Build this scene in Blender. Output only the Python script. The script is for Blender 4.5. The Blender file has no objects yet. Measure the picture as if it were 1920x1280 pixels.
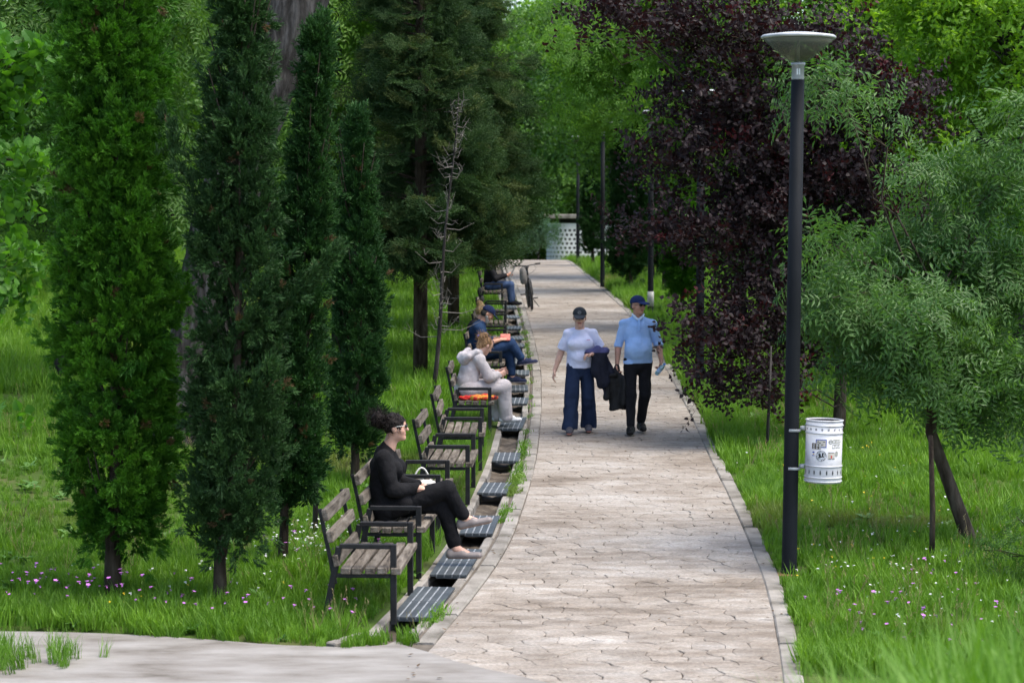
import bpy, math, random
import numpy as np
from mathutils import Vector, Matrix
R = math.radians
sc = bpy.context.scene
COL = sc.collection

# ---------------------------------------------------------------- camera
cam_d = bpy.data.cameras.new('camera')
cam = bpy.data.objects.new('camera', cam_d); COL.objects.link(cam)
cam.location = (0, 0, 3.05)
cam.rotation_euler = (R(90 - 3.434), 0, 0)
cam_d.sensor_width = 36; cam_d.lens = 75.0
cam_d.clip_start = 0.1; cam_d.clip_end = 2000
cam_d.dof.use_dof = True; cam_d.dof.focus_distance = 22.0; cam_d.dof.aperture_fstop = 3.5
sc.camera = cam

# ---------------------------------------------------------------- light
SUN_EL, SUN_AZ = R(66), R(112)         # azimuth clockwise from +Y (from the right, a little behind the camera)
world = bpy.data.worlds.new('World'); sc.world = world; world.use_nodes = True
wn = world.node_tree
sky = wn.nodes.new('ShaderNodeTexSky'); sky.sky_type = 'NISHITA'; sky.sun_disc = False
sky.sun_elevation = SUN_EL; sky.sun_rotation = SUN_AZ
sky.air_density = 1.0; sky.dust_density = 3.0; sky.ozone_density = 0.8
bg = wn.nodes['Background']; bg.inputs['Strength'].default_value = 0.15
wn.links.new(sky.outputs[0], bg.inputs['Color'])
sun_d = bpy.data.lights.new('sun', 'SUN'); sun_d.energy = 1.5; sun_d.angle = R(30)
sun_d.color = (1.0, 0.95, 0.85)
sun = bpy.data.objects.new('sun', sun_d); COL.objects.link(sun)
sdir = Vector((math.sin(SUN_AZ) * math.cos(SUN_EL), math.cos(SUN_AZ) * math.cos(SUN_EL), math.sin(SUN_EL)))
sun.rotation_euler = sdir.to_track_quat('Z', 'Y').to_euler()
sun.location = (0, 0, 40)
sc.view_settings.view_transform = 'Standard'; sc.view_settings.look = 'None'
sc.view_settings.exposure = 1.45; sc.view_settings.gamma = 1.0
sc.view_settings.use_curve_mapping = False
sc.cycles.max_bounces = 6; sc.cycles.diffuse_bounces = 4; sc.cycles.transmission_bounces = 4
sc.cycles.transparent_max_bounces = 8
sc.cycles.caustics_reflective = False; sc.cycles.caustics_refractive = False
sc.cycles.use_denoising = True

# ---------------------------------------------------------------- small helpers
def lin(h):
    h = h.lstrip('#'); c = [int(h[i:i + 2], 16) / 255 for i in (0, 2, 4)]
    return tuple(v / 12.92 if v <= .04045 else ((v + .055) / 1.055) ** 2.4 for v in c)

def hash3(ix, iy, iz, seed):
    h = (ix.astype(np.int64) * 374761393 + iy.astype(np.int64) * 668265263 + iz.astype(np.int64) * 2147483647 + seed * 974634777) & 0xFFFFFFFF
    h = ((h ^ (h >> 13)) * 1274126177) & 0xFFFFFFFF
    return ((h ^ (h >> 16)) & 0xFFFF) / 65535.0

def vnoise(p, seed=0):
    """value noise in -1..1 for points (...,3)"""
    p = np.asarray(p, float); i = np.floor(p); f = p - i; f = f * f * (3 - 2 * f)
    out = 0
    for dx in (0, 1):
        for dy in (0, 1):
            for dz in (0, 1):
                w = (f[..., 0] if dx else 1 - f[..., 0]) * (f[..., 1] if dy else 1 - f[..., 1]) * (f[..., 2] if dz else 1 - f[..., 2])
                out = out + w * hash3(i[..., 0] + dx, i[..., 1] + dy, i[..., 2] + dz, seed)
    return out * 2 - 1

def tag(o, label=None, cat=None, group=None, kind=None):
    if label: o['label'] = label
    if cat: o['category'] = cat
    if group: o['group'] = group
    if kind: o['kind'] = kind
    return o

def empty(name, loc=(0, 0, 0), rz=0.0):
    o = bpy.data.objects.new(name, None); COL.objects.link(o)
    o.location = loc; o.rotation_euler = (0, 0, rz); o.empty_display_size = .1
    return o

def link(name, me, parent=None):
    o = bpy.data.objects.new(name, me); COL.objects.link(o)
    if parent is not None: o.parent = parent
    return o

def mesh(name, V, Fc, mats=None, smooth=False, midx=None):
    me = bpy.data.meshes.new(name)
    me.from_pydata([tuple(v) for v in V], [], [tuple(int(k) for k in f) for f in Fc])
    if mats is not None:
        for m in (mats if isinstance(mats, (list, tuple)) else [mats]): me.materials.append(m)
    if midx is not None: me.polygons.foreach_set('material_index', np.asarray(midx, np.int32))
    if smooth: me.polygons.foreach_set('use_smooth', np.ones(len(me.polygons), bool))
    me.update()
    return me

class MB:
    """collects shapes, builds ONE mesh object"""
    def __init__(s): s.v = []; s.f = []; s.m = []; s.cur = 0
    def add(s, V, Fc):
        n = len(s.v); s.v += [tuple(map(float, v)) for v in V]
        s.f += [tuple(i + n for i in f) for f in Fc]; s.m += [s.cur] * len(Fc); return s
    def box(s, c, d, M=None, b=0.0):
        hx, hy, hz = d[0] / 2, d[1] / 2, d[2] / 2
        V = []; Fc = []
        if b <= 0:
            V = [Vector((x, y, z)) for x in (-hx, hx) for y in (-hy, hy) for z in (-hz, hz)]
            Fc = [(0, 1, 3, 2), (4, 6, 7, 5), (0, 4, 5, 1), (2, 3, 7, 6), (0, 2, 6, 4), (1, 5, 7, 3)]
        else:
            idx = {}
            for sx in (-1, 1):
                for sy in (-1, 1):
                    for sz in (-1, 1):
                        for ax in range(3):
                            q = [sx * (hx - b), sy * (hy - b), sz * (hz - b)]
                            q[ax] = (sx * hx, sy * hy, sz * hz)[ax]
                            idx[(sx, sy, sz, ax)] = len(V); V.append(Vector(q))
            for ax in range(3):
                a1, a2 = [(1, 2), (2, 0), (0, 1)][ax]
                for sg in (-1, 1):
                    def key(p, q):
                        t = [0, 0, 0]; t[ax] = sg; t[a1] = p; t[a2] = q; return idx[(t[0], t[1], t[2], ax)]
                    q = [key(-1, -1), key(1, -1), key(1, 1), key(-1, 1)]
                    Fc.append(tuple(q if sg > 0 else q[::-1]))
            for ax in range(3):
                a1, a2 = [(1, 2), (2, 0), (0, 1)][ax]
                for p in (-1, 1):
                    for q in (-1, 1):
                        def kk(e, face):
                            t = [0, 0, 0]; t[ax] = e; t[a1] = p; t[a2] = q; return idx[(t[0], t[1], t[2], face)]
                        Fc.append((kk(-1, a1), kk(1, a1), kk(1, a2), kk(-1, a2)))
            for sx in (-1, 1):
                for sy in (-1, 1):
                    for sz in (-1, 1): Fc.append(tuple(idx[(sx, sy, sz, a)] for a in range(3)))
        c = Vector(c)
        s.add([(M @ v if M is not None else v) + c for v in V], Fc); return s
    def bar(s, p0, p1, w, h, up=(0, 0, 1), b=0.0):
        p0, p1 = Vector(p0), Vector(p1); d = p1 - p0; y = d.normalized()
        x = y.cross(Vector(up)).normalized(); z = x.cross(y)
        M = Matrix((x, y, z)).transposed()
        return s.box((p0 + p1) / 2, (w, d.length, h), M, b)
    def tube(s, pts, rad, n=8, caps=True):
        pts = [Vector(p) for p in pts]
        if not hasattr(rad, '__len__'): rad = [rad] * len(pts)
        V = []; Fc = []; ref = None
        for i, p in enumerate(pts):
            t = (pts[min(i + 1, len(pts) - 1)] - pts[max(i - 1, 0)])
            if t.length < 1e-9: t = Vector((0, 0, 1))
            t.normalize()
            if ref is None: ref = Vector((1, 0, 0)) if abs(t.x) < .8 else Vector((0, 1, 0))
            u = (ref - t * ref.dot(t)).normalized(); w = t.cross(u); ref = u
            for k in range(n):
                a = 2 * math.pi * k / n
                V.append(p + (u * math.cos(a) + w * math.sin(a)) * rad[i])
        for i in range(len(pts) - 1):
            for k in range(n):
                Fc.append((i * n + k, i * n + (k + 1) % n, (i + 1) * n + (k + 1) % n, (i + 1) * n + k))
        if caps:
            Fc.append(tuple(range(n))[::-1]); Fc.append(tuple((len(pts) - 1) * n + k for k in range(n)))
        return s.add(V, Fc)
    def lathe(s, prof, n=24, c=(0, 0, 0), caps=True):
        V = []; Fc = []
        for r, z in prof:
            for k in range(n):
                a = 2 * math.pi * k / n
                V.append((c[0] + r * math.cos(a), c[1] + r * math.sin(a), c[2] + z))
        for i in range(len(prof) - 1):
            for k in range(n):
                Fc.append((i * n + k, i * n + (k + 1) % n, (i + 1) * n + (k + 1) % n, (i + 1) * n + k))
        if caps:
            Fc.append(tuple(range(n))[::-1]); Fc.append(tuple((len(prof) - 1) * n + k for k in range(n)))
        return s.add(V, Fc)
    def mesh(s, name, mats, smooth=False):
        return mesh(name, s.v, s.f, mats, smooth, s.m)
    def build(s, name, mats, parent=None, smooth=False):
        return link(name, s.mesh(name, mats, smooth), parent)

# ---------------------------------------------------------------- materials
def newmat(name):
    m = bpy.data.materials.new(name); m.use_nodes = True
    nt = m.node_tree; return m, nt, nt.nodes['Principled BSDF']

def ramp(nt, fac, stops):
    r = nt.nodes.new('ShaderNodeValToRGB')
    els = r.color_ramp.elements
    while len(els) < len(stops): els.new(.5)
    for e, (p, c) in zip(els, stops): e.position = p; e.color = (*c, 1)
    nt.links.new(fac, r.inputs[0]); return r.outputs[0]

def noise(nt, scale, detail=4, rough=.55, vec=None, stretch=None, space='Object'):
    n = nt.nodes.new('ShaderNodeTexNoise'); n.inputs['Scale'].default_value = scale
    n.inputs['Detail'].default_value = detail; n.inputs['Roughness'].default_value = rough
    if vec is None:
        if space == 'World':
            g_ = nt.nodes.new('ShaderNodeNewGeometry'); vec = g_.outputs['Position']
        else:
            t = nt.nodes.new('ShaderNodeTexCoord'); vec = t.outputs[space]
    if stretch:
        mp = nt.nodes.new('ShaderNodeMapping'); mp.inputs['Scale'].default_value = stretch
        nt.links.new(vec, mp.inputs[0]); vec = mp.outputs[0]
    nt.links.new(vec, n.inputs['Vector']); return n.outputs['Fac']

def surf(name, cols, scale=5, rough=.7, bump=0.0, bscale=None, detail=5, stretch=None, metal=0.0, spec=.4, space='World', lo=.3, hi=.7, per_obj=0.0):
    """noise-coloured principled surface; cols = list of linear colours spread lo..hi"""
    m, nt, bs = newmat(name)
    f = noise(nt, scale, detail, stretch=stretch, space=space)
    if len(cols) == 1: cols = [cols[0], cols[0]]
    st = [(lo + (hi - lo) * i / (len(cols) - 1), c) for i, c in enumerate(cols)]
    col = ramp(nt, f, st)
    if per_obj:
        oi = nt.nodes.new('ShaderNodeObjectInfo')
        mr = nt.nodes.new('ShaderNodeMapRange'); mr.inputs[3].default_value = 1 - per_obj; mr.inputs[4].default_value = 1 + per_obj
        nt.links.new(oi.outputs['Random'], mr.inputs[0])
        mx = nt.nodes.new('ShaderNodeVectorMath'); mx.operation = 'SCALE'
        nt.links.new(col, mx.inputs[0]); nt.links.new(mr.outputs[0], mx.inputs['Scale']); col = mx.outputs[0]
    nt.links.new(col, bs.inputs['Base Color'])
    bs.inputs['Roughness'].default_value = rough; bs.inputs['Metallic'].default_value = metal
    bs.inputs['Specular IOR Level'].default_value = spec
    if bump:
        f2 = noise(nt, bscale or scale * 4, 6, stretch=stretch, space=space)
        b = nt.nodes.new('ShaderNodeBump'); b.inputs['Strength'].default_value = bump; b.inputs['Distance'].default_value = .02
        nt.links.new(f2, b.inputs['Height']); nt.links.new(b.outputs[0], bs.inputs['Normal'])
    return m

def leafmat(name, c1, c2, trans=.4, tcol=None, rough=.5, spec=.35, wscale=.9, rare=None, rare_p=.1):
    """leaf: colour varies per sprig and with a broad noise; part of the light passes through"""
    m, nt, bs = newmat(name)
    oi = nt.nodes.new('ShaderNodeObjectInfo')
    f = noise(nt, wscale, 2, space='World')
    ad = nt.nodes.new('ShaderNodeMath'); ad.operation = 'MULTIPLY_ADD'; ad.inputs[1].default_value = .55
    nt.links.new(oi.outputs['Random'], ad.inputs[0])
    mr = nt.nodes.new('ShaderNodeMapRange'); mr.inputs[1].default_value = .3; mr.inputs[2].default_value = .7; mr.inputs[4].default_value = .5
    nt.links.new(f, mr.inputs[0]); nt.links.new(mr.outputs[0], ad.inputs[2])
    col = ramp(nt, ad.outputs[0], [(.05, c1), (.95, c2)])
    if rare is not None:
        st = nt.nodes.new('ShaderNodeMath'); st.operation = 'LESS_THAN'; st.inputs[1].default_value = rare_p
        fr = nt.nodes.new('ShaderNodeMath'); fr.operation = 'FRACT'
        mu = nt.nodes.new('ShaderNodeMath'); mu.operation = 'MULTIPLY'; mu.inputs[1].default_value = 37.7
        nt.links.new(oi.outputs['Random'], mu.inputs[0]); nt.links.new(mu.outputs[0], fr.inputs[0]); nt.links.new(fr.outputs[0], st.inputs[0])
        mx = nt.nodes.new('ShaderNodeMix'); mx.data_type = 'RGBA'
        nt.links.new(st.outputs[0], mx.inputs[0]); nt.links.new(col, mx.inputs[6]); mx.inputs[7].default_value = (*rare, 1); col = mx.outputs[2]
    nt.links.new(col, bs.inputs['Base Color'])
    bs.inputs['Roughness'].default_value = rough; bs.inputs['Specular IOR Level'].default_value = spec
    tr = nt.nodes.new('ShaderNodeBsdfTranslucent')
    mc = nt.nodes.new('ShaderNodeMix'); mc.data_type = 'RGBA'; mc.blend_type = 'MULTIPLY'; mc.inputs[0].default_value = 1
    nt.links.new(col, mc.inputs[6]); mc.inputs[7].default_value = (*(tcol or (1.5, 1.5, .7)), 1)
    nt.links.new(mc.outputs[2], tr.inputs[0])
    ms = nt.nodes.new('ShaderNodeMixShader'); ms.inputs[0].default_value = trans
    nt.links.new(bs.outputs[0], ms.inputs[1]); nt.links.new(tr.outputs[0], ms.inputs[2])
    nt.links.new(ms.outputs[0], nt.nodes['Material Output'].inputs['Surface'])
    return m

M = {}
M['metal'] = surf('black_metal', [(.006, .0065, .0075), (.014, .014, .016)], 18, .5, .15, 60, spec=.3)
M['pole'] = surf('dark_pole_paint', [(.0055, .007, .009), (.010, .012, .015)], 6, .7, .08, 60, stretch=(1, 1, .3), spec=.15)
M['wood'] = surf('grey_weathered_wood', [(.035, .028, .022), (.115, .098, .08), (.185, .165, .14)], 9, .85, .5, 30, stretch=(3, .35, 3), space='World', per_obj=.22, spec=.2)
M['concrete'] = surf('pale_concrete', [(.12, .11, .095), (.22, .205, .185), (.30, .28, .255)], 3.2, .9, .5, 45, spec=.2, per_obj=.14)
M['kerb'] = surf('worn_kerb', [(.11, .10, .083), (.21, .195, .172), (.30, .28, .255)], 3.5, .9, .5, 40, spec=.2, per_obj=.1)
M['drainfloor'] = surf('drain_mud', [(.025, .02, .015), (.07, .056, .042), (.18, .155, .125)], 4, .8, .9, 25, spec=.3)
M['plate'] = surf('blue_grey_steel', [(.04, .05, .058), (.075, .088, .098)], 5, .5, .25, 50, metal=.2, spec=.5, per_obj=.12)
M['rib'] = surf('worn_steel_edge', [(.22, .24, .26), (.4, .42, .44)], 12, .45, .1, metal=.3)
M['bark'] = surf('brown_bark', [(.018, .013, .009), (.055, .042, .031), (.1, .082, .064)], 14, .95, 1.0, 26, stretch=(1, 1, .25), spec=.15)
M['greybark'] = surf('grey_bark', [(.010, .009, .008), (.04, .036, .033), (.10, .093, .088)], 12, .95, 1.0, 22, stretch=(1, 1, .22), spec=.15)
M['twig'] = surf('twig_grey', [(.09, .08, .07), (.18, .165, .15)], 20, .9)
# ================================================================ terrain profile and path edges
GY = [-60, 0, 5, 8, 11.5, 16, 27, 49, 60, 70, 77, 81, 86, 95, 110, 140, 200, 500]
GZ = [1.4, 1.4, 1.35, .75, -.02, 0.0, .25, .85, 1.08, 1.24, 1.325, 1.30, 1.05, .7, .4, .3, .6, 4]
LY = [10, 15.06, 16.04, 17.4, 18.86, 21.56, 24.72, 28.88, 34.56, 40.5, 49, 56, 63.8, 74.2, 95]
LX = [-1.3, -.70, -.53, -.36, -.17, .0, .15, .26, .34, .30, .18, .06, -.08, -.24, -.6]
RY = [10, 13.78, 15.54, 16.96, 18.86, 21.56, 24.72, 28.3, 34.56, 43, 49, 57.7, 69.4, 75.8, 95]
RX = [1.5, 1.92, 2.08, 2.2, 2.28, 2.37, 2.45, 2.56, 2.69, 2.75, 2.72, 2.52, 2.28, 2.16, 1.8]
def smooth_interp(y, X, Y, w=.9):
    y = np.asarray(y, float)
    return sum(np.interp(y + o * w, X, Y) * k for o, k in ((-1, .25), (-.5, .2), (0, .1), (.5, .2), (1, .25)))
def g(y): return smooth_interp(y, GY, GZ, 1.0)
def Lx(y): return smooth_interp(y, LY, LX)
def Rx(y): return smooth_interp(y, RY, RX)
DW = .43                                   # drain width, left of the path
DSTART = 15.25                              # the drain starts here
def Tjn(x):                                # far edge of the side path that leaves to the left
    return np.interp(x, [-9, -5, -3.4, -2.4, -1.6, -1.15, -.8, 9], [16.4, 15.75, 15.5, 15.2, 14.95, 14.85, 15.0, 15.2])
def lawn_z(x, y):
    x = np.asarray(x, float); y = np.asarray(y, float)
    b = vnoise(np.stack([x * .35, y * .35, 0 * x], -1), 3) * .05 + vnoise(np.stack([x * 1.3, y * 1.3, 0 * x], -1), 4) * .02
    dist = np.maximum(np.maximum(Lx(y) - DW - x, x - Rx(y)), 0)
    fade = np.clip(dist / 1.2, 0, 1)
    side = np.where(x < 0, .035, .02) * np.clip(dist - 2, 0, 40)
    return g(y) + b * fade + side
def on_paving(x, y):
    main = (x > np.where(y > DSTART - .1, Lx(y) - DW - .07, Lx(y))) & (x < Rx(y))
    side = (x <= Lx(y)) & (y < Tjn(x)) & (y > 11.6)
    return main | side

ys = np.concatenate([np.arange(-30, 10, 2), np.arange(10, 32, .25), np.arange(32, 90, .6), np.arange(90, 480, 12)])
left_off = np.concatenate([-np.geomspace(.35, 300, 46)[::-1], [-.12, -.05, -.001]])
right_off = np.concatenate([[.001, .05, .12], np.geomspace(.35, 300, 46)])
V = []; nx = len(left_off) + 4 + len(right_off)
for y in ys:
    l, r, gz = float(Lx(y)), float(Rx(y)), float(g(y))
    dl = l - DW
    xs = np.concatenate([dl + left_off, [dl + .03, l - .08, l + .12, r - .06], r + right_off])
    zs = lawn_z(xs, np.full_like(xs, y))
    k = len(left_off)
    deep = -.42 if y > DSTART else -.08
    zs[k:k + 2] = gz + deep; zs[k + 2:k + 4] = gz - .08
    ins = (xs <= l) & (y < Tjn(xs)) & (y > 11.6)
    zs = np.where(ins, gz - .08, zs)
    V += list(zip(xs, np.full_like(xs, y), zs))
Fc = [(j * nx + i, j * nx + i + 1, (j + 1) * nx + i + 1, (j + 1) * nx + i) for j in range(len(ys) - 1) for i in range(nx - 1)]
M['soil'] = surf('lawn_soil', [(.03, .05, .012), (.05, .085, .016), (.085, .085, .035)], .9, .95, .6, 22, spec=.1)
lawn = link('lawn', mesh('lawn', V, Fc, M['soil'], True)); tag(lawn, kind='structure')

# ---------------------------------------------------------------- the path: base sheet, stones, kerb stones
def pathmat(name, dark):
    m, nt, bs = newmat(name)
    a = noise(nt, .55, 5, .6, space='World', stretch=(.7, 1.3, 1))
    b = noise(nt, 3.5, 6, .65, space='World', stretch=(.7, 1.8, 1))
    c = noise(nt, 40, 4, .7, space='World')
    s1 = nt.nodes.new('ShaderNodeMath'); s1.operation = 'MULTIPLY_ADD'; s1.inputs[1].default_value = .55
    nt.links.new(a, s1.inputs[0])
    s2 = nt.nodes.new('ShaderNodeMath'); s2.operation = 'MULTIPLY'; s2.inputs[1].default_value = .45
    nt.links.new(b, s2.inputs[0]); nt.links.new(s2.outputs[0], s1.inputs[2])
    d = dark
    col = ramp(nt, s1.outputs[0], [(.33, (.105 * d, .083 * d, .062 * d)), (.43, (.2 * d, .166 * d, .132 * d)), (.52, (.28 * d, .246 * d, .208 * d)), (.64, (.375 * d, .35 * d, .318 * d))])
    oi = nt.nodes.new('ShaderNodeObjectInfo')
    mr = nt.nodes.new('ShaderNodeMapRange'); mr.inputs[3].default_value = .88; mr.inputs[4].default_value = 1.1
    nt.links.new(oi.outputs['Random'], mr.inputs[0])
    mr2 = nt.nodes.new('ShaderNodeMapRange'); mr2.inputs[1].default_value = .3; mr2.inputs[2].default_value = .7; mr2.inputs[3].default_value = .62; mr2.inputs[4].default_value = 1.22
    nt.links.new(c, mr2.inputs[0])
    mm = nt.nodes.new('ShaderNodeMath'); mm.operation = 'MULTIPLY'; nt.links.new(mr.outputs[0], mm.inputs[0]); nt.links.new(mr2.outputs[0], mm.inputs[1])
    mx = nt.nodes.new('ShaderNodeVectorMath'); mx.operation = 'SCALE'
    nt.links.new(col, mx.inputs[0]); nt.links.new(mm.outputs[0], mx.inputs['Scale'])
    nt.links.new(mx.outputs[0], bs.inputs['Base Color'])
    bs.inputs['Roughness'].default_value = .72; bs.inputs['Specular IOR Level'].default_value = .35
    f2 = noise(nt, 22, 8, .7, space='World')
    bp = nt.nodes.new('ShaderNodeBump'); bp.inputs['Strength'].default_value = .6; bp.inputs['Distance'].default_value = .012
    nt.links.new(f2, bp.inputs['Height']); nt.links.new(bp.outputs[0], bs.inputs['Normal'])
    return m
M['stone'] = pathmat('stamped_stone', 1.0)
M['joint'] = surf('path_joint_dirt', [(.07, .058, .046), (.15, .128, .102)], 6, .95)
KW = .14                                    # kerb band width
pv = []; pf = []
pys = np.concatenate([np.arange(11.6, 60, .5), np.arange(60, 95, 1.0)])
for y in pys:
    z = float(g(y)) - .014
    pv += [(float(Lx(y)) - .03, y, z), (float(Rx(y)) + .03, y, z)]
for i in range(len(pys) - 1): pf.append((2 * i, 2 * i + 1, 2 * i + 3, 2 * i + 2))
path = link('path', mesh('path', pv, pf, M['joint'])); tag(path, kind='structure')

def clip_poly(poly, n, d):
    out = []
    for i in range(len(poly)):
        a, b = poly[i], poly[(i + 1) % len(poly)]
        da, db = a[0] * n[0] + a[1] * n[1] - d, b[0] * n[0] + b[1] * n[1] - d
        if da <= 0: out.append(a)
        if da * db < 0:
            t = da / (da - db); out.append((a[0] + (b[0] - a[0]) * t, a[1] + (b[1] - a[1]) * t))
    return out
def voronoi(W, Hh, cell, seed):
    """cells of a jittered grid in the rectangle 0..W x 0..Hh"""
    rng = np.random.default_rng(seed)
    nxc, nyc = max(1, round(W / cell)), max(1, round(Hh / cell))
    pts = np.array([((i + .5 + .5 * (j % 2) - .25 + rng.uniform(-.42, .42)) * W / nxc, (j + .5 + rng.uniform(-.42, .42)) * Hh / nyc) for j in range(nyc) for i in range(nxc)])
    res = []
    for i, p in enumerate(pts):
        d2 = ((pts - p) ** 2).sum(1)
        nb = np.argsort(d2)[1:20]
        poly = [(0, 0), (W, 0), (W, Hh), (0, Hh)]
        for q in pts[nb]:
            n = q - p; m = (p + q) / 2
            poly = clip_poly(poly, n, n @ m)
            if len(poly) < 3: break
        if len(poly) >= 3: res.append((p, poly))
    return res
def stone_geo(poly, mapf, seed, W=2.2):
    """irregular stone: shared edges get the same bend and joint width"""
    c = np.mean(poly, 0); pts = []
    n = len(poly)
    hw = []
    for i in range(n):
        a, b = np.array(poly[i]), np.array(poly[(i + 1) % n]); m = (a + b) / 2
        h = (int(round(m[0] * 500)) * 73856093 ^ int(round(m[1] * 500)) * 19349663 ^ seed) & 0xFFFF
        r = h / 65535.; wdt = .0005 if r < .6 else (.0016 if r < .82 else .0048)
        hw.append(wdt)
    for i in range(n):
        a, b = np.array(poly[i]), np.array(poly[(i + 1) % n]); m = (a + b) / 2; L = np.hypot(*(b - a))
        ka = (int(round(a[0] * 500)) * 7919 ^ int(round(a[1] * 500)) * 104729) & 0xFFFF
        km = (int(round(m[0] * 500)) * 15485863 ^ int(round(m[1] * 500)) * 32452843) & 0xFFFF
        nrm = np.array([-(b - a)[1], (b - a)[0]]) / max(L, 1e-6)
        if nrm[0] < 0 or (abs(nrm[0]) < 1e-6 and nrm[1] < 0): nrm = -nrm
        onb = min(m[0], W - m[0]) < 1e-4
        def inward(p, w):
            if min(p[0], W - p[0]) < 1e-4: w = .0006
            v = c - p; return p + v / max(np.hypot(*v), 1e-6) * w
        wv = .0008 if ka < 32000 else (.0035 if ka < 52000 else .0075)
        if L > .03:
            pts.append(inward(a, wv * 1.25))
            if L > .12 and not onb: pts.append(inward(m + nrm * (km / 65535. - .5) * L * .28, hw[i]))
        else: pts.append(inward(a, wv * 1.25))
    return pts
def stone_mesh(pts, mapf, lift, V, Fc):
    k = len(V); n = len(pts); c = np.mean(pts, 0)
    for p in pts: V.append(mapf(p[0], p[1], -.03))
    for p in pts: V.append(mapf(p[0], p[1], lift - .004))
    for p in pts:
        q = p + (c - p) * (.006 / max(np.hypot(*(c - p)), .01)); V.append(mapf(q[0], q[1], lift))
    for a in (0, 1):
        for i in range(n):
            j = (i + 1) % n; Fc.append((k + a * n + i, k + a * n + j, k + (a + 1) * n + j, k + (a + 1) * n + i))
    Fc.append(tuple(k + 2 * n + i for i in range(n)))
def map_main(u, v, z):
    y = 11.8 + v; l, r = float(Lx(y)) + KW, float(Rx(y)) - KW
    return (l + (r - l) * u / 2.2, y, float(g(y)) + z)
def map_side(u, v, z):
    x = -8.5 + u; xx = x
    y = 11.8 + (float(Tjn(x)) - .16 - 11.8) * v / 3.2
    return (xx, y, float(g(y)) + z - .004)
rngs = np.random.default_rng(5)
cells = [(p, pl, map_main, 1) for p, pl in voronoi(2.2, 52, .205, 1)]
side_cells = [] and [(p, pl, map_side, 2) for p, pl in voronoi(8.5, 3.2, .4, 2) if map_side(p[0], p[1], 0)[0] < float(Lx(map_side(p[0], p[1], 0)[1])) - .02]
allc = []
for p, pl, mf, sd in cells + side_cells:
    w = mf(p[0], p[1], 0)
    seen = (w[1] > 13.75) and abs(w[0]) < .245 * w[1] + .3
    allc.append((w[1] if seen else 500 + w[1], pl, mf, sd))
allc.sort(key=lambda t: t[0])
RV, RF = [], []
for i, (d, pl, mf, sd) in enumerate(allc):
    pts = stone_geo(pl, mf, sd, 2.2 if sd == 1 else 8.5); lift = rngs.uniform(-.003, .003)
    if i < 300:
        V, Fc = [], []; stone_mesh(pts, mf, lift, V, Fc)
        link('paving_stone', mesh('paving_stone', V, Fc, M['stone']), path)
    else: stone_mesh(pts, mf, lift, RV, RF)
tag(link('paving_stones_beyond', mesh('paving_stones_beyond', RV, RF, M['stone']), path), kind='stuff')
# the side path that leaves to the left: plain pale concrete
V, Fc = [], []; xsj = np.arange(-9, 1.0, .2); ts = np.linspace(0, 1, 9)
for x in xsj:
    for t in ts:
        yt = min(float(Tjn(x)), float(np.interp(x, [-.75, -.6, -.3, .14, .9], [15.4, 14.75, 14.3, 13.85, 13.1]))) + .03 * float(vnoise(np.array([[x * 2.3, 1, 0]]), 7)[0]); y = 11.6 + (yt - 11.6) * t; xx = x
        V.append((xx, y, float(g(y)) + .009))
for i in range(len(xsj) - 1):
    for q in range(8): Fc.append((9 * i + q, 9 * i + 9 + q, 9 * i + 10 + q, 9 * i + 1 + q))
M['slab'] = surf('pale_slab', [(.08, .068, .055), (.175, .16, .142), (.225, .212, .195), (.275, .262, .245)], 1.9, .85, .4, 30, detail=8, stretch=(.8, 2.2, 1), lo=.28, hi=.68)
tag(link('side_path', mesh('side_path', V, Fc, M['slab'])), kind='structure')
# far end of the path, where the stones can no longer be told apart
V, Fc = [], []; yf = np.arange(63.8, 95, .8)
for y in yf:
    V += [(float(Lx(y)) + KW, y, float(g(y)) + .001), (float(Rx(y)) - KW, y, float(g(y)) + .001)]
for i in range(len(yf) - 1): Fc.append((2 * i, 2 * i + 1, 2 * i + 3, 2 * i + 2))
link('far_pavement', mesh('far_pavement', V, Fc, M['stone']), path)

def kerb_piece(name, edge, o0, o1, y0, y1, z0, z1, mat, parent, nseg=3, off=0.0):
    V, Fc = [], []; n = nseg + 1
    for k in range(n):
        y = y0 + (y1 - y0) * k / nseg; e = float(edge(y)) + off; z = float(g(y))
        V += [(e + o0, y, z + z0), (e + o1, y, z + z0), (e + o1, y, z + z1 - .012), (e + o1 - .012, y, z + z1), (e + o0 + .012, y, z + z1), (e + o0, y, z + z1 - .012)]
    for k in range(nseg):
        for i in range(6):
            j = (i + 1) % 6; Fc.append((k * 6 + i, k * 6 + j, (k + 1) * 6 + j, (k + 1) * 6 + i))
    Fc.append(tuple(range(6))[::-1]); Fc.append(tuple((n - 1) * 6 + i for i in range(6)))
    return link(name, mesh(name, V, Fc, mat), parent)
rk = random.Random(4)
y = 12.0
while y < 80:
    ln = 1.0 if y < 50 else 3.0
    kerb_piece('kerb_stone', Rx, -KW + .001, 0, y, y + ln - .012, -.1, .010 + rk.uniform(-.006, .006), M['kerb'], path, off=rk.uniform(-.006, .004))
    y += ln
y = 15.05
while y < 80:
    ln = 1.0 if y < 50 else 3.0
    kerb_piece('kerb_stone', Lx, 0, KW - .006, y, y + ln - .01, -.1, .008 + rk.uniform(-.005, .005), M['kerb'], path, off=rk.uniform(-.006, .006))
    y += ln
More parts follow.
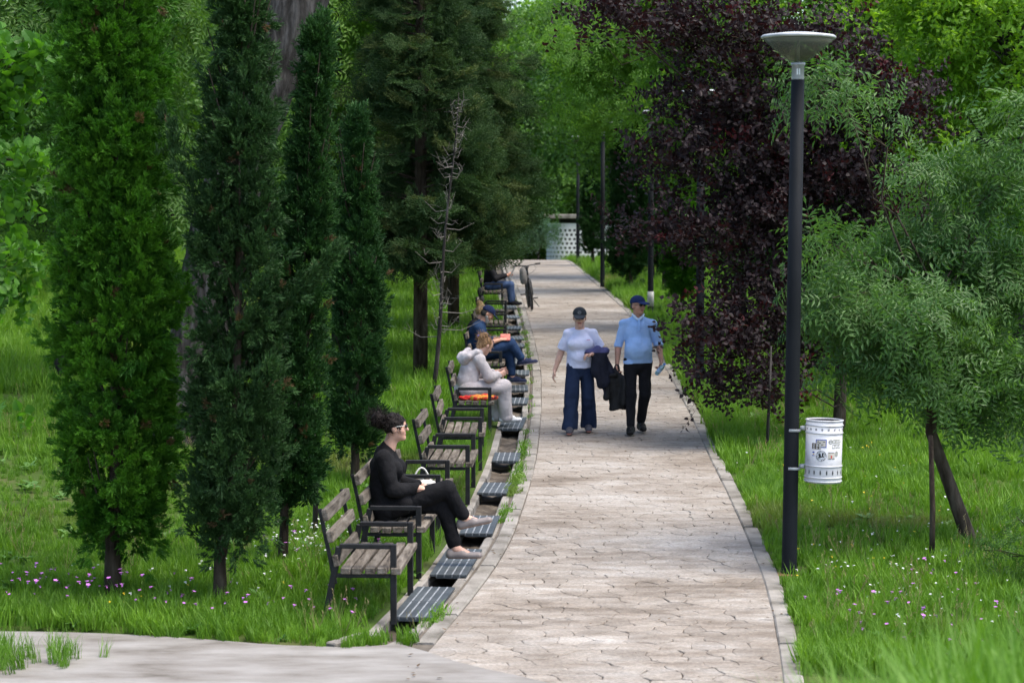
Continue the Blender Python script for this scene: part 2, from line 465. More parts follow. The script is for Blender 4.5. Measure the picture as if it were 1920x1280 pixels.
# ---------------------------------------------------------------- drainage channel
drain = empty('drainage_channel', (0, 0, 0)); tag(drain, kind='structure')
V, Fc = [], []; yd = np.arange(DSTART + .02, 80, .5)
nzr = np.random.default_rng(8)
for y in yd:
    z = float(g(y)); l = float(Lx(y))
    for o, dz in ((-DW + .05, -.11), (-DW + .16, -.13), (-.2, -.125), (-.09, -.11)):
        V.append((l + o, y, z + dz + nzr.uniform(-.02, .03)))
for i in range(len(yd) - 1):
    for k in range(3): Fc.append((4 * i + k, 4 * i + k + 1, 4 * i + k + 5, 4 * i + k + 4))
link('channel_floor', mesh('channel_floor', V, Fc, M['drainfloor'], True), drain)
y = DSTART
while y < 78:
    ln = 1.0 if y < 50 else 3.0
    kerb_piece('edge_block', Lx, -DW - .05, -DW + .07, y, y + ln - .012, -.36, -.012 + rk.uniform(-.006, .005), M['concrete'], drain, off=rk.uniform(-.01, .01))
    kerb_piece('edge_block', Lx, -.125, -.04, y + .3, y + .3 + ln - .01, -.36, -.016 + rk.uniform(-.006, .005), M['concrete'], drain, off=rk.uniform(-.008, .008))
    y += ln
b = MB()                                    # rounded end of the channel
pts = [(float(Lx(DSTART + .3)) - .082, DSTART + .3), (float(Lx(DSTART)) - .1, DSTART - .02), (float(Lx(DSTART)) - .2, DSTART - .26), (float(Lx(DSTART)) - .33, DSTART - .4)]
for a, c in zip(pts, pts[1:]):
    b.bar((a[0], a[1], float(g(a[1])) - .13), (c[0], c[1], float(g(c[1])) - .13), .085, .26, b=.008)
b.build('end_block', M['concrete'], drain)
MB().bar((float(Lx(DSTART)) - DW + .02, DSTART + .02, -.12), (float(Lx(DSTART)) - DW - .2, DSTART - .3, -.13), .09, .3, b=.01).build('end_block', M['concrete'], drain)

# steel covers lying across the channel
def cover_proto(ln):
    w = .31; parts = []
    n = 5; sw = (w - .012 * (n - 1)) / n
    for half in (0, 1):
        y0, y1 = (-.5 * ln, -.004) if half == 0 else (.004, .5 * ln)
        for i in range(n):
            xx = -w / 2 + sw / 2 + i * (sw + .012)
            parts.append(('strip', MB().box((xx, (y0 + y1) / 2, .012), (sw, y1 - y0, .02), None, .002).mesh('strip', M['plate'])))
        for i in range(n - 1):
            xx = -w / 2 + sw + .006 + i * (sw + .012)
            parts.append(('rib', MB().box((xx, (y0 + y1) / 2, .013), (.0115, y1 - y0 - .02, .025), None, .002).mesh('rib', M['rib'])))
    for yy in (-ln / 2 + .02, ln / 2 - .02):
        parts.append(('crossbar', MB().box((0, yy, -.006), (w - .1, .035, .015), None, .002).mesh('crossbar', M['plate'])))
    return parts
protos = {q: cover_proto(q) for q in (1.2, 1.0, .72)}
covers = [(16.5, 1.2), (18.2, 1.2), (20.1, 1.0), (22.4, .72), (24.8, .72), (28.05, 1.2), (30.6, .72), (32.3, .72), (34.6, .72), (36.6, 1.0), (39.6, .72), (41.2, .72), (43.6, .72), (46.6, .72), (49.6, 1.0)]
COVER_LABEL = ['metal drain cover beside the first empty bench at the junction', 'metal drain cover on which the black suited woman rests her shoe', 'metal drain cover in front of the bench with the handbag',
    'metal drain cover in front of the bench next beyond the handbag bench', 'metal drain cover in front of the bench before the tracksuit woman', 'metal drain cover under the feet of the pale tracksuit woman',
    'metal drain cover between the tracksuit woman and the navy clad man', 'metal drain cover under the shoe of the bearded man in navy', 'metal drain cover just beyond the bearded man in navy'] + \
    ['dark metal drain cover beside the farther empty benches'] * 5 + ['metal drain cover under the feet of the person in jeans']
for (y, ln), clb in zip(covers, COVER_LABEL):
    dx = float(Lx(y + .5) - Lx(y - .5))
    o = empty('drain_cover', (float(Lx(y)) - DW + .215 + rk.uniform(-.015, .01), y, float(g(y)) - .005), -math.atan(dx) + rk.uniform(-.05, .05))
    o.rotation_euler.x = math.atan(float(g(y + .5) - g(y - .5)))
    tag(o, clb, 'drain cover', 'metal covers on the drain')
    for nm, me in protos[ln]: link(nm, me, o)
# ================================================================ benches (x = forward to the path, y = along, origin under the near end)
BL = 1.2
def bench_proto():
    P = []
    for y in (.03, BL - .03):
        P.append(('leg', MB().box((0, y, .30), (.045, .045, .60), None, .004).mesh('leg', M['metal'])))                       # front leg up to the arm
        P.append(('leg', MB().bar((-.52, y, .0), (-.405, y, .5775), .045, .045, up=(0, 1, 0), b=.004).mesh('leg', M['metal'])))   # slanted rear leg
        P.append(('armrest', MB().box((-.2125, y, .583), (.379, .048, .036), None, .004).mesh('armrest', M['metal'])))
        P.append(('seat_rail', MB().box((-.235, y, .362), (.42, .034, .03), None, .003).mesh('seat_rail', M['metal'])))
        P.append(('back_post', MB().bar((-.435, y, .30), (-.55, y, .86), .03, .022, up=(0, 1, 0), b=.003).mesh('back_post', M['metal'])))
    sl = MB().box((0, 0, 0), (.074, BL + .02, .05), None, .006).mesh('seat_slat', M['wood'])
    for i, x in enumerate((.012, -.087, -.18, -.273, -.366)):
        P.append(('seat_slat', sl, (x + .005, BL / 2, .404), (0, 0, 0)))
    bl = MB().box((0, 0, 0), (.045, BL + .02, .088), None, .006).mesh('back_slat', M['wood'])
    for t in (.30, .62, .92):
        x = -.435 - .115 * t; z = .30 + .56 * t
        P.append(('back_slat', bl, (x + .036, BL / 2, z + .006), (0, -R(11.6), 0)))
    bo = MB().lathe([(.011, 0), (.011, .006), (.006, .01)], 8).mesh('bolt', M['rib'])
    return P
BP = bench_proto()
FRONT = [(15.7, -.883), (17.5, -.774), (19.3, -.675), (21.35, -.448), (23.75, -.356), (26.9, -.282), (31.9, -.17), (36.0, -.13), (39.5, -.12), (42.4, -.13), (48.9, -.23)]
BENCH_LABEL = ['empty slatted bench standing beside the first drain cover at the junction', 'slatted bench on which the woman in the black suit sits',
    'slatted bench with a white handbag lying on its seat', 'empty slatted bench next beyond the one with the handbag',
    'empty slatted bench next before the woman in the pale hooded tracksuit', 'slatted bench with the red cloth and the pale tracksuit woman',
    'slatted bench on which the bearded man in navy reads', 'empty dark bench next beyond the man in the navy cap',
    'empty dark bench second beyond the man in the navy cap', 'empty dark bench next before the seated person in jeans near the bicycle', 'slatted bench on which the person in jeans sits near the bicycle']
BEN = []
for (y, x), lb in zip(FRONT, BENCH_LABEL):
    yaw = -math.atan(float(Lx(y + 2) - Lx(y - .5)) / 2.5) * .45 + rk.uniform(-.015, .015)
    o = empty('park_bench', (x, y, float(g(y + .5)) - .01), yaw)
    tag(o, lb, 'bench', 'park benches along the drain')
    for t in BP:
        c = link(t[0], t[1], o)
        if len(t) > 2:
            c.location = (t[2][0] + rk.uniform(-.003, .003), t[2][1] + rk.uniform(-.008, .008), t[2][2] + rk.uniform(-.003, .003)); c.rotation_euler = (rk.uniform(-.006, .006), t[3][1] + rk.uniform(-.03, .03), rk.uniform(-.006, .006))
    BEN.append(o)
def on_bench(i, fx, fy, z=0.0):
    """world point from bench coordinates"""
    o = BEN[i]; c, s = math.cos(o.rotation_euler.z), math.sin(o.rotation_euler.z)
    return Vector((o.location.x + fx * c - fy * s, o.location.y + fx * s + fy * c, o.location.z + z))

# ================================================================ lamps
def glassmat():
    m, nt, bs = newmat('smoky_lamp_glass')
    bs.inputs['Base Color'].default_value = (.24, .25, .21, 1); bs.inputs['Roughness'].default_value = .25
    bs.inputs['Specular IOR Level'].default_value = .6
    tr = nt.nodes.new('ShaderNodeBsdfTransparent'); tr.inputs[0].default_value = (.8, .8, .72, 1)
    ms = nt.nodes.new('ShaderNodeMixShader')
    f = noise(nt, 6, 4, space='World', stretch=(1, 1, .4)); mr = nt.nodes.new('ShaderNodeMapRange')
    mr.inputs[3].default_value = .62; mr.inputs[4].default_value = .9; nt.links.new(f, mr.inputs[0])
    nt.links.new(mr.outputs[0], ms.inputs[0])
    nt.links.new(bs.outputs[0], ms.inputs[1]); nt.links.new(tr.outputs[0], ms.inputs[2])
    nt.links.new(ms.outputs[0], nt.nodes['Material Output'].inputs['Surface']); return m
M['lampglass'] = glassmat()
M['lampwhite'] = surf('lamp_cap_grey', [(.33, .34, .35), (.48, .49, .5)], 7, .5, .05)
M['alu'] = surf('collar_grey', [(.3, .31, .33), (.42, .43, .45)], 9, .4, .05, metal=.3)
M['rust'] = surf('rusty_foot', [(.12, .05, .02), (.22, .12, .06)], 14, .9, .5)
def lamp_proto():
    P = []
    P.append(('pole', MB().lathe([(.068, 0), (.068, .03), (.064, .05), (.06, 2.2), (.055, 4.12)], 24).mesh('pole', M['pole'], True)))
    P.append(('base_plate', MB().lathe([(.14, -.03), (.14, .006), (.075, .012)], 20).mesh('base_plate', M['rust'])))
    P.append(('collar', MB().lathe([(.05, 4.121), (.052, 4.13), (.052, 4.235), (.06, 4.24), (.06, 4.262), (.03, 4.266)], 24).mesh('collar', M['alu'], True)))
    P.append(('glass_cone', MB().lathe([(.058, 4.268), (.11, 4.29), (.295, 4.452), (.29, 4.455), (.105, 4.296), (.05, 4.276)], 40, caps=False).mesh('glass_cone', M['lampglass'], True)))
    P.append(('lamp_tube', MB().lathe([(.012, 4.27), (.012, 4.44)], 10).mesh('lamp_tube', M['lampwhite'], True)))
    P.append(('cap', MB().lathe([(.285, 4.457), (.302, 4.457), (.309, 4.466), (.309, 4.476), (.295, 4.486), (.15, 4.505), (.01, 4.512)], 48).mesh('cap', M['lampwhite'], True)))
    return P
LP = lamp_proto()
LAMPS = [((2.325, 17.75), R(.55), 'dark lamp post carrying the white litter bin'), ((2.78, 31.5), 0, 'lamp post half hidden by the purple leaved tree'),
    ((2.99, 46.0), 0, 'lamp post with pale tape wrapped round its foot'), ((2.47, 58.2), 0, 'slim dark lamp post on the grass verge by the columnar cypresses'), ((2.36, 76.5), 0, 'far blue grey lamp post in front of the perforated white wall')]
for (x, y), tilt, lb in LAMPS:
    o = empty('lamp_post', (x, y, float(lawn_z(x, y)) - .01)); o.rotation_euler = (0, tilt, rk.uniform(0, 6))
    if tilt: o.rotation_euler = (0, tilt, 0)
    tag(o, lb, 'lamp post', 'lamp posts along the path')
    for nm, me in LP: link(nm, me, o)
    if lb.startswith('lamp post with'):
        MB().lathe([(.07, .3), (.071, .5), (.069, .62)], 18).build('tape', surf('pale_tape', [(.3, .3, .28), (.5, .5, .48)], 20), o, True)
    if lb.startswith('dark'):
        b = MB(); V = []
        for a in (-1.9, -1.35):
            for z in (4.16, 4.21): V.append((.0535 * math.cos(a), .0535 * math.sin(a), z))
        b.add(V, [(0, 2, 3, 1)]); b.build('sticker', surf('sticker_white', [(.6, .65, .65), (.7, .72, .72)], 40), o)

# ================================================================ litter bin on the first lamp post
def bin_paint():
    m = surf('chipped_white_paint', [(.2, .18, .16), (.46, .455, .475), (.54, .54, .565)], 7, .45, .12, 30, lo=.25, hi=.5); return m
M['binwhite'] = bin_paint()
M['black'] = surf('black_ink_and_slot_shade', [(.008, .008, .01), (.015, .015, .018)], 10, .6)
M['bindark'] = surf('bin_inside', [(.03, .03, .032), (.07, .07, .07)], 9, .8)
M['dimple_shade'] = surf('dimple_shade_grey', [(.22, .22, .24), (.36, .36, .38)], 30, .6)
LX0, LY0 = 2.325 + .012, 17.75
BR, BH = .152, .525
bz = .825
binc = (LX0 + .062 + .035 + BR + .01, LY0 - .03, float(lawn_z(2.325, 17.75)) + bz - .05)
binr = empty('litter_bin', binc, 0); binr.rotation_euler = (0, R(1.2), 0)
tag(binr, 'white cylindrical metal litter bin with stickers strapped to the dark lamp post', 'litter bin')
MB().lathe([(BR - .004, 0), (BR, .01), (BR, .52), (BR - .006, .52), (BR - .008, .03), (.005, .028)], 40, caps=False).build('drum', M['binwhite'], binr, True)
MB().lathe([(BR - .004, -.002), (.004, -.003)], 40, caps=False).build('drum_floor', M['binwhite'], binr)
MB().lathe([(BR - .009, .03), (BR - .01, .515)], 40, caps=False).build('liner', M['bindark'], binr, True)
for z in (.012, .045, .14, .415, .478, .518):
    pr = [(BR + .001, z - .007), (BR + .006, z - .004), (BR + .007, z), (BR + .006, z + .004), (BR + .001, z + .007)]
    MB().lathe(pr, 40, caps=False).build('hoop', M['binwhite'], binr, True)
def patch(a0, a1, z0, z1, rr, n=8, shape=None):
    V, Fc = [], []
    for i in range(n + 1):
        a = a0 + (a1 - a0) * i / n
        for z in (z0, z1): V.append((rr * math.cos(a), rr * math.sin(a), z))
    for i in range(n): Fc.append((2 * i, 2 * i + 2, 2 * i + 3, 2 * i + 1))
    return V, Fc
def disc(a, z, ra, rr, n=16, r0=0.0, a0=0.0, a1=2 * math.pi, ry=None):
    V, Fc = [], []; ry = ry or ra
    for i in range(n + 1):
        t = a0 + (a1 - a0) * i / n
        for q in (r0, 1):
            an = a + q * ra * math.cos(t) / BR; V.append((rr * math.cos(an), rr * math.sin(an), z + q * ry * math.sin(t)))
    for i in range(n): Fc.append((2 * i, 2 * i + 1, 2 * i + 3, 2 * i + 2))
    return V, Fc
S = -math.pi / 2                           # the side that faces the path's near end
for k in range(18):
    a = S + k * 2 * math.pi / 18 + .1
    V, Fc = disc(a, .447, .0095, BR + .0015, 12); MB().add(V, Fc).build('dimple', M['dimple_shade'], binr)  # flat grey discs, the shade of the recesses is painted in their colour
for k in range(18):
    a = S + k * 2 * math.pi / 18 + .05
    V, Fc = disc(a, .09, .0055, BR + .0015, 12, ry=.019); MB().add(V, Fc).build('slot', M['black'], binr)  # flat black discs, the darkness inside the openings is only their colour
def sticker(name, mats, shapes):
    b = MB()
    for mi, (V, Fc) in shapes: b.cur = mi; b.add(V, Fc)
    return b.build(name, mats, binr)
ink_blue = surf('sticker_blue', [(.03, .06, .3), (.05, .09, .38)], 30); paper = surf('sticker_paper', [(.42, .38, .33), (.62, .58, .52)], 60)
ink_brown = surf('sticker_brown', [(.1, .07, .05), (.35, .3, .25)], 90); silver = surf('silver_scrawl', [(.28, .28, .25), (.38, .38, .35)], 40)
white_p = surf('sticker_clean', [(.68, .69, .72)], 10); red_i = surf('sticker_red', [(.5, .08, .06)], 10); yel_i = surf('sticker_yellow', [(.6, .35, .08)], 10)
r1 = BR + .0012; r2 = BR + .0022; r3 = BR + .0032
def at_a(x): return S + x / BR
# blue framed sticker with scribbles
sticker('sticker', [ink_blue, paper, M['black']], [(0, patch(at_a(-.09), at_a(.0), .30, .368, r1)), (1, patch(at_a(-.083), at_a(-.007), .307, .361, r2))] +
    [(2, patch(at_a(-.075 + k * .016), at_a(-.064 + k * .016), .345 - (k % 3) * .012, .352 - (k % 3) * .012, r3, 2)) for k in range(4)])
sticker('sticker', [ink_brown, M['black'], white_p], [(0, patch(at_a(-.125), at_a(-.045), .285, .335, r2))] +
    [(1 + (k % 2), patch(at_a(-.122 + .013 * (k % 6)), at_a(-.114 + .013 * (k % 6)), .29 + .014 * (k // 6), .298 + .014 * (k // 6), r3, 1)) for k in range(18)])
# round black and white badge sticker: ring of letter marks and a figure
sh = [(0, disc(at_a(-.042), .232, .044, r1, 28)), (1, disc(at_a(-.042), .232, .044, r2, 28, .95)), (1, disc(at_a(-.042), .232, .03, r2, 24, .94))]
for k in range(16):
    if k % 4 == 3: continue
    t = k * 2 * math.pi / 16; sh.append((1, disc(at_a(-.042), .232, .0405, r3, 2, .84, t, t + .2)))
for dx, dz, ra, rb in ((-.012, .008, .010, .012), (-.004, -.008, .013, .007), (.012, .012, .007, .014), (.014, -.006, .012, .006), (-.016, -.012, .006, .008)):
    sh.append((1, disc(at_a(-.042 + dx), .232 + dz, ra, r3, 10, ry=rb)))
sticker('sticker', [white_p, M['black']], sh)
sticker('sticker', [paper, M['black'], red_i], [(0, patch(at_a(.013), at_a(.075), .205, .262, r1)), (1, patch(at_a(.018), at_a(.07), .257, .262, r2)), (1, patch(at_a(.018), at_a(.04), .206, .211, r2)), (1, patch(at_a(.052), at_a(.072), .206, .211, r2)), (2, patch(at_a(.038), at_a(.05), .212, .236, r2, 2))])
sticker('sticker', [silver], [(0, disc(at_a(.094), .248, .017, r1, 16, ry=.025))])
# worn silver lettering
sh = [(0, disc(at_a(.035), .348, .019, r1, 16, .6)), (0, patch(at_a(.022), at_a(.05), .345, .352, r1, 3))]
for k in range(4): sh.append((0, disc(at_a(.066 + k * .021), .352, .017, r1, 12, .35 if k % 2 else .5, .4 * k, 5.6 + .3 * k)))
for k in range(5):
    x = .05 + k * .018; sh += [(0, patch(at_a(x), at_a(x + .004), .293, .33, r1, 1)), (0, patch(at_a(x + .004), at_a(x + .014), .312 if k % 2 else .322, .33, r1, 2)), (0, patch(at_a(x + .004), at_a(x + .013), .293, .302, r1, 2))]
sticker('sticker', [silver], sh)
sticker('sticker', [ink_blue, yel_i], [(0, disc(at_a(-.11), .258, .011, r1, 12, ry=.007)), (1, disc(at_a(-.108), .243, .008, r1, 10, ry=.005)), (0, patch(at_a(-.123), at_a(-.098), .227, .233, r1, 3))])
for z in (.125, .445):
    MB().tube([(-BR - .045, .02, z), (-BR - .004, .01, z)], [.017, .021], 12).build('bracket', M['lampwhite'], binr, True)
    b = MB(); b.lathe([(.0665, -.011), (.068, -.009), (.068, .009), (.0665, .011)], 24, caps=False)
    o = b.build('strap', M['rib'], binr, True); o.location = (-(binc[0] - LX0) + .005 - z * .008, .03, z - .02)

# ================================================================ perforated pavilion beyond the crest
M['whitewash'] = surf('white_block', [(.7, .71, .74), (.82, .83, .86)], 1.5, .8, .1)
pav = empty('pavilion', (2.2, 101, .4)); tag(pav, 'small white pavilion of perforated block under a flat concrete slab', 'building')
def pav_pt(s):                              # plan of the screen wall: a rounded corner, then straight to the right
    r = 1.1
    if s < r * math.pi / 2:
        t = s / r; return Vector((-.55 + r - r * math.cos(t) , 1.6 - r * math.sin(t) - .5, 0)) , Vector((-math.cos(t), -math.sin(t), 0))
    return Vector((-.55 + r + (s - r * math.pi / 2), 0.0, 0)), Vector((0, -1, 0))
b = MB(); rows, zz = 12, .0
pitch = .208; top = 2.18
NS = 64; smax = 7.0
svals = np.linspace(0, smax, NS)
def ringstrip(z0, z1):
    V, Fc = [], []
    for s in svals:
        p, n = pav_pt(s)
        for q, z in ((0, z0), (0, z1), (.1, z1), (.1, z0)): V.append(p - n * q + Vector((0, 0, z)))
    for i in range(NS - 1):
        for k in range(4): Fc.append((4 * i + k, 4 * i + (k + 1) % 4, 4 * i + 4 + (k + 1) % 4, 4 * i + 4 + k))
    b.add(V, Fc)
ringstrip(top - .28, top)
for r_ in range(9): ringstrip(top - .28 - (r_ + 1) * pitch, top - .28 - (r_ + 1) * pitch + .1)
for r_ in range(9):
    s = .06 + (.08 if r_ % 2 else 0)
    while s < smax - .1:
        p, n = pav_pt(s); t = Vector((-n.y, n.x, 0)); Mx = Matrix((t, n, Vector((0, 0, 1)))).transposed()
        b.box(p - n * .05 + Vector((0, 0, top - .28 - r_ * pitch - .054)), (.1, .096, pitch - .1), Mx); s += .22
b.build('screen_wall', M['whitewash'], pav)
MB().box((3.0, 2.2, 1.1), (5.2, 2.0, 2.1)).build('inner_room', surf('dim_interior', [(.05, .05, .05)], 3), pav)
MB().box((2.6, 2.45, 2.5), (6.6, 5.2, .2), None, .02).build('roof', M['concrete'], pav)
MB().box((2.6, 2.2, 2.29), (5.0, 3.4, .2)).build('roof_gap_shade', surf('gap_shade_dark', [(.05, .05, .045)], 3), pav)  # dark block: shade of the open gap under the roof, put into its colour

# ================================================================ bicycle on its stand
M['rubber'] = surf('tyre_rubber', [(.012, .012, .012), (.03, .028, .026)], 30, .8)
M['bikeframe'] = surf('bike_black', [(.012, .012, .014), (.02, .02, .024)], 8, .35)
bike = empty('bicycle', (.46, 48.6, float(g(49.0)) + .002), R(4)); bike.rotation_euler = (0, R(-6), R(3.5))
tag(bike, 'dark bicycle with a grey handlebar bag parked on its kickstand', 'bicycle')
def ring(cy, cz, rr, rt, n=32, m=8):
    V, Fc = [], []
    for i in range(n):
        a = 2 * math.pi * i / n
        for k in range(m):
            c = 2 * math.pi * k / m; q = rr + rt * math.cos(c)
            V.append((rt * math.sin(c), cy + q * math.cos(a), cz + q * math.sin(a)))
    for i in range(n):
        for k in range(m): Fc.append((i * m + k, ((i + 1) % n) * m + k, ((i + 1) % n) * m + (k + 1) % m, i * m + (k + 1) % m))
    return V, Fc
for cy in (0.0, 1.05):
    w = MB().add(*ring(cy, .34, .315, .024)).build('wheel', M['rubber'], bike, True)
    MB().add(*ring(cy, .34, .288, .008)).build('rim', M['bikeframe'], w, True)
    sp = MB()
    for k in range(14):
        a = 2 * math.pi * k / 14; sp.tube([(.02 * (-1) ** k, cy, .34), (0, cy + .285 * math.cos(a), .34 + .285 * math.sin(a))], .0016, 4)
    sp.tube([(-.05, cy, .34), (.05, cy, .34)], .02, 8); sp.build('spokes', M['bikeframe'], w)
fr = MB()
hd, bb, st, rx = (0, .30, .80), (0, .52, .30), (0, .66, .78), (0, 1.05, .34)
for a, c, r_ in ((hd, bb, .02), ((0, .31, .76), (0, .65, .70), .017), (bb, st, .017)): fr.tube([a, c], r_, 10)
for sx in (-.05, .05):
    fr.tube([bb, (sx, 1.05, .34)], .01, 8); fr.tube([(0, .645, .70), (sx, 1.05, .34)], .009, 8)
fr.tube([(0, .31, .72), (0, .27, .90)], .022, 10); fr.build('frame', M['bikeframe'], bike, True)
fk = MB(); fk.tube([(0, .29, .80), (0, .2, .68)], .02, 8)
for sx in (-.055, .055): fk.tube([(sx * .6, .21, .70), (sx, .17, .62), (sx, 0, .34)], .012, 8)
fk.build('fork', M['bikeframe'], bike, True)
hb = MB(); hb.tube([(-.31, .34, 1.03), (-.12, .26, 1.02), (0, .25, 1.0), (.12, .26, 1.02), (.31, .34, 1.03)], .013, 8); hb.tube([(0, .27, .88), (0, .25, 1.0)], .018, 8)
h_ = hb.build('handlebar', M['bikeframe'], bike, True)
for sx in (-1, 1):
    MB().tube([(sx * .2, .295, 1.027), (sx * .315, .342, 1.031)], .018, 8).build('grip', M['rubber'], h_, True)
    MB().tube([(sx * .17, .28, 1.02), (sx * .2, .2, .93), (sx * .12, .2, .86), (.0, .28, .8)], .004, 5).build('brake_cable', M['rubber'], h_)
MB().tube([(0, .65, .70), (0, .68, .93)], .014, 8).build('seat_post', M['rib'], bike, True)
MB().add(*(lambda V, F_: (V, F_))([(-.02, .5, .93), (.02, .5, .93), (.075, .78, .94), (-.075, .78, .94), (-.025, .5, .965), (.025, .5, .965), (.08, .79, .985), (-.08, .79, .985)], [(0, 3, 2, 1), (4, 5, 6, 7), (0, 1, 5, 4), (1, 2, 6, 5), (2, 3, 7, 6), (3, 0, 4, 7)])).build('saddle', M['rubber'], bike)
cr = MB(); cr.lathe([(.095, 0), (.095, .006), (.03, .008)], 20); o = cr.build('chainring', M['rib'], bike); o.rotation_euler = (0, R(90), 0); o.location = (.045, .52, .30)
MB().bar((-.07, .52, .30), (-.09, .40, .36), .012, .02).build('crank', M['bikeframe'], bike); MB().bar((.07, .52, .30), (.09, .64, .24), .012, .02).build('crank', M['bikeframe'], bike)
MB().box((-.15, .40, .36), (.11, .08, .025), None, .006).build('pedal', M['rubber'], bike); MB().box((.15, .64, .24), (.11, .08, .025), None, .006).build('pedal', M['rubber'], bike)
MB().tube([(.03, .72, .32), (.22, .78, .02)], .009, 6).build('kickstand', M['bikeframe'], bike)
bagm = surf('grey_bag_cloth', [(.1, .095, .09), (.2, .19, .185)], 20, .9, .4)
V, Fc = [], []
for (z, wx, wy) in ((.60, .05, .04), (.64, .075, .06), (.74, .085, .075), (.86, .08, .07), (.96, .06, .05), (.99, .03, .03)):
    for k in range(12):
        a = 2 * math.pi * k / 12; V.append((-.11 + wx * math.cos(a), .17 + wy * math.sin(a), z))
for i in range(5):
    for k in range(12): Fc.append((i * 12 + k, i * 12 + (k + 1) % 12, (i + 1) * 12 + (k + 1) % 12, (i + 1) * 12 + k))
Fc += [tuple(range(12))[::-1], tuple(60 + k for k in range(12))]
MB().add(V, Fc).build('handlebar_bag', bagm, bike, True)
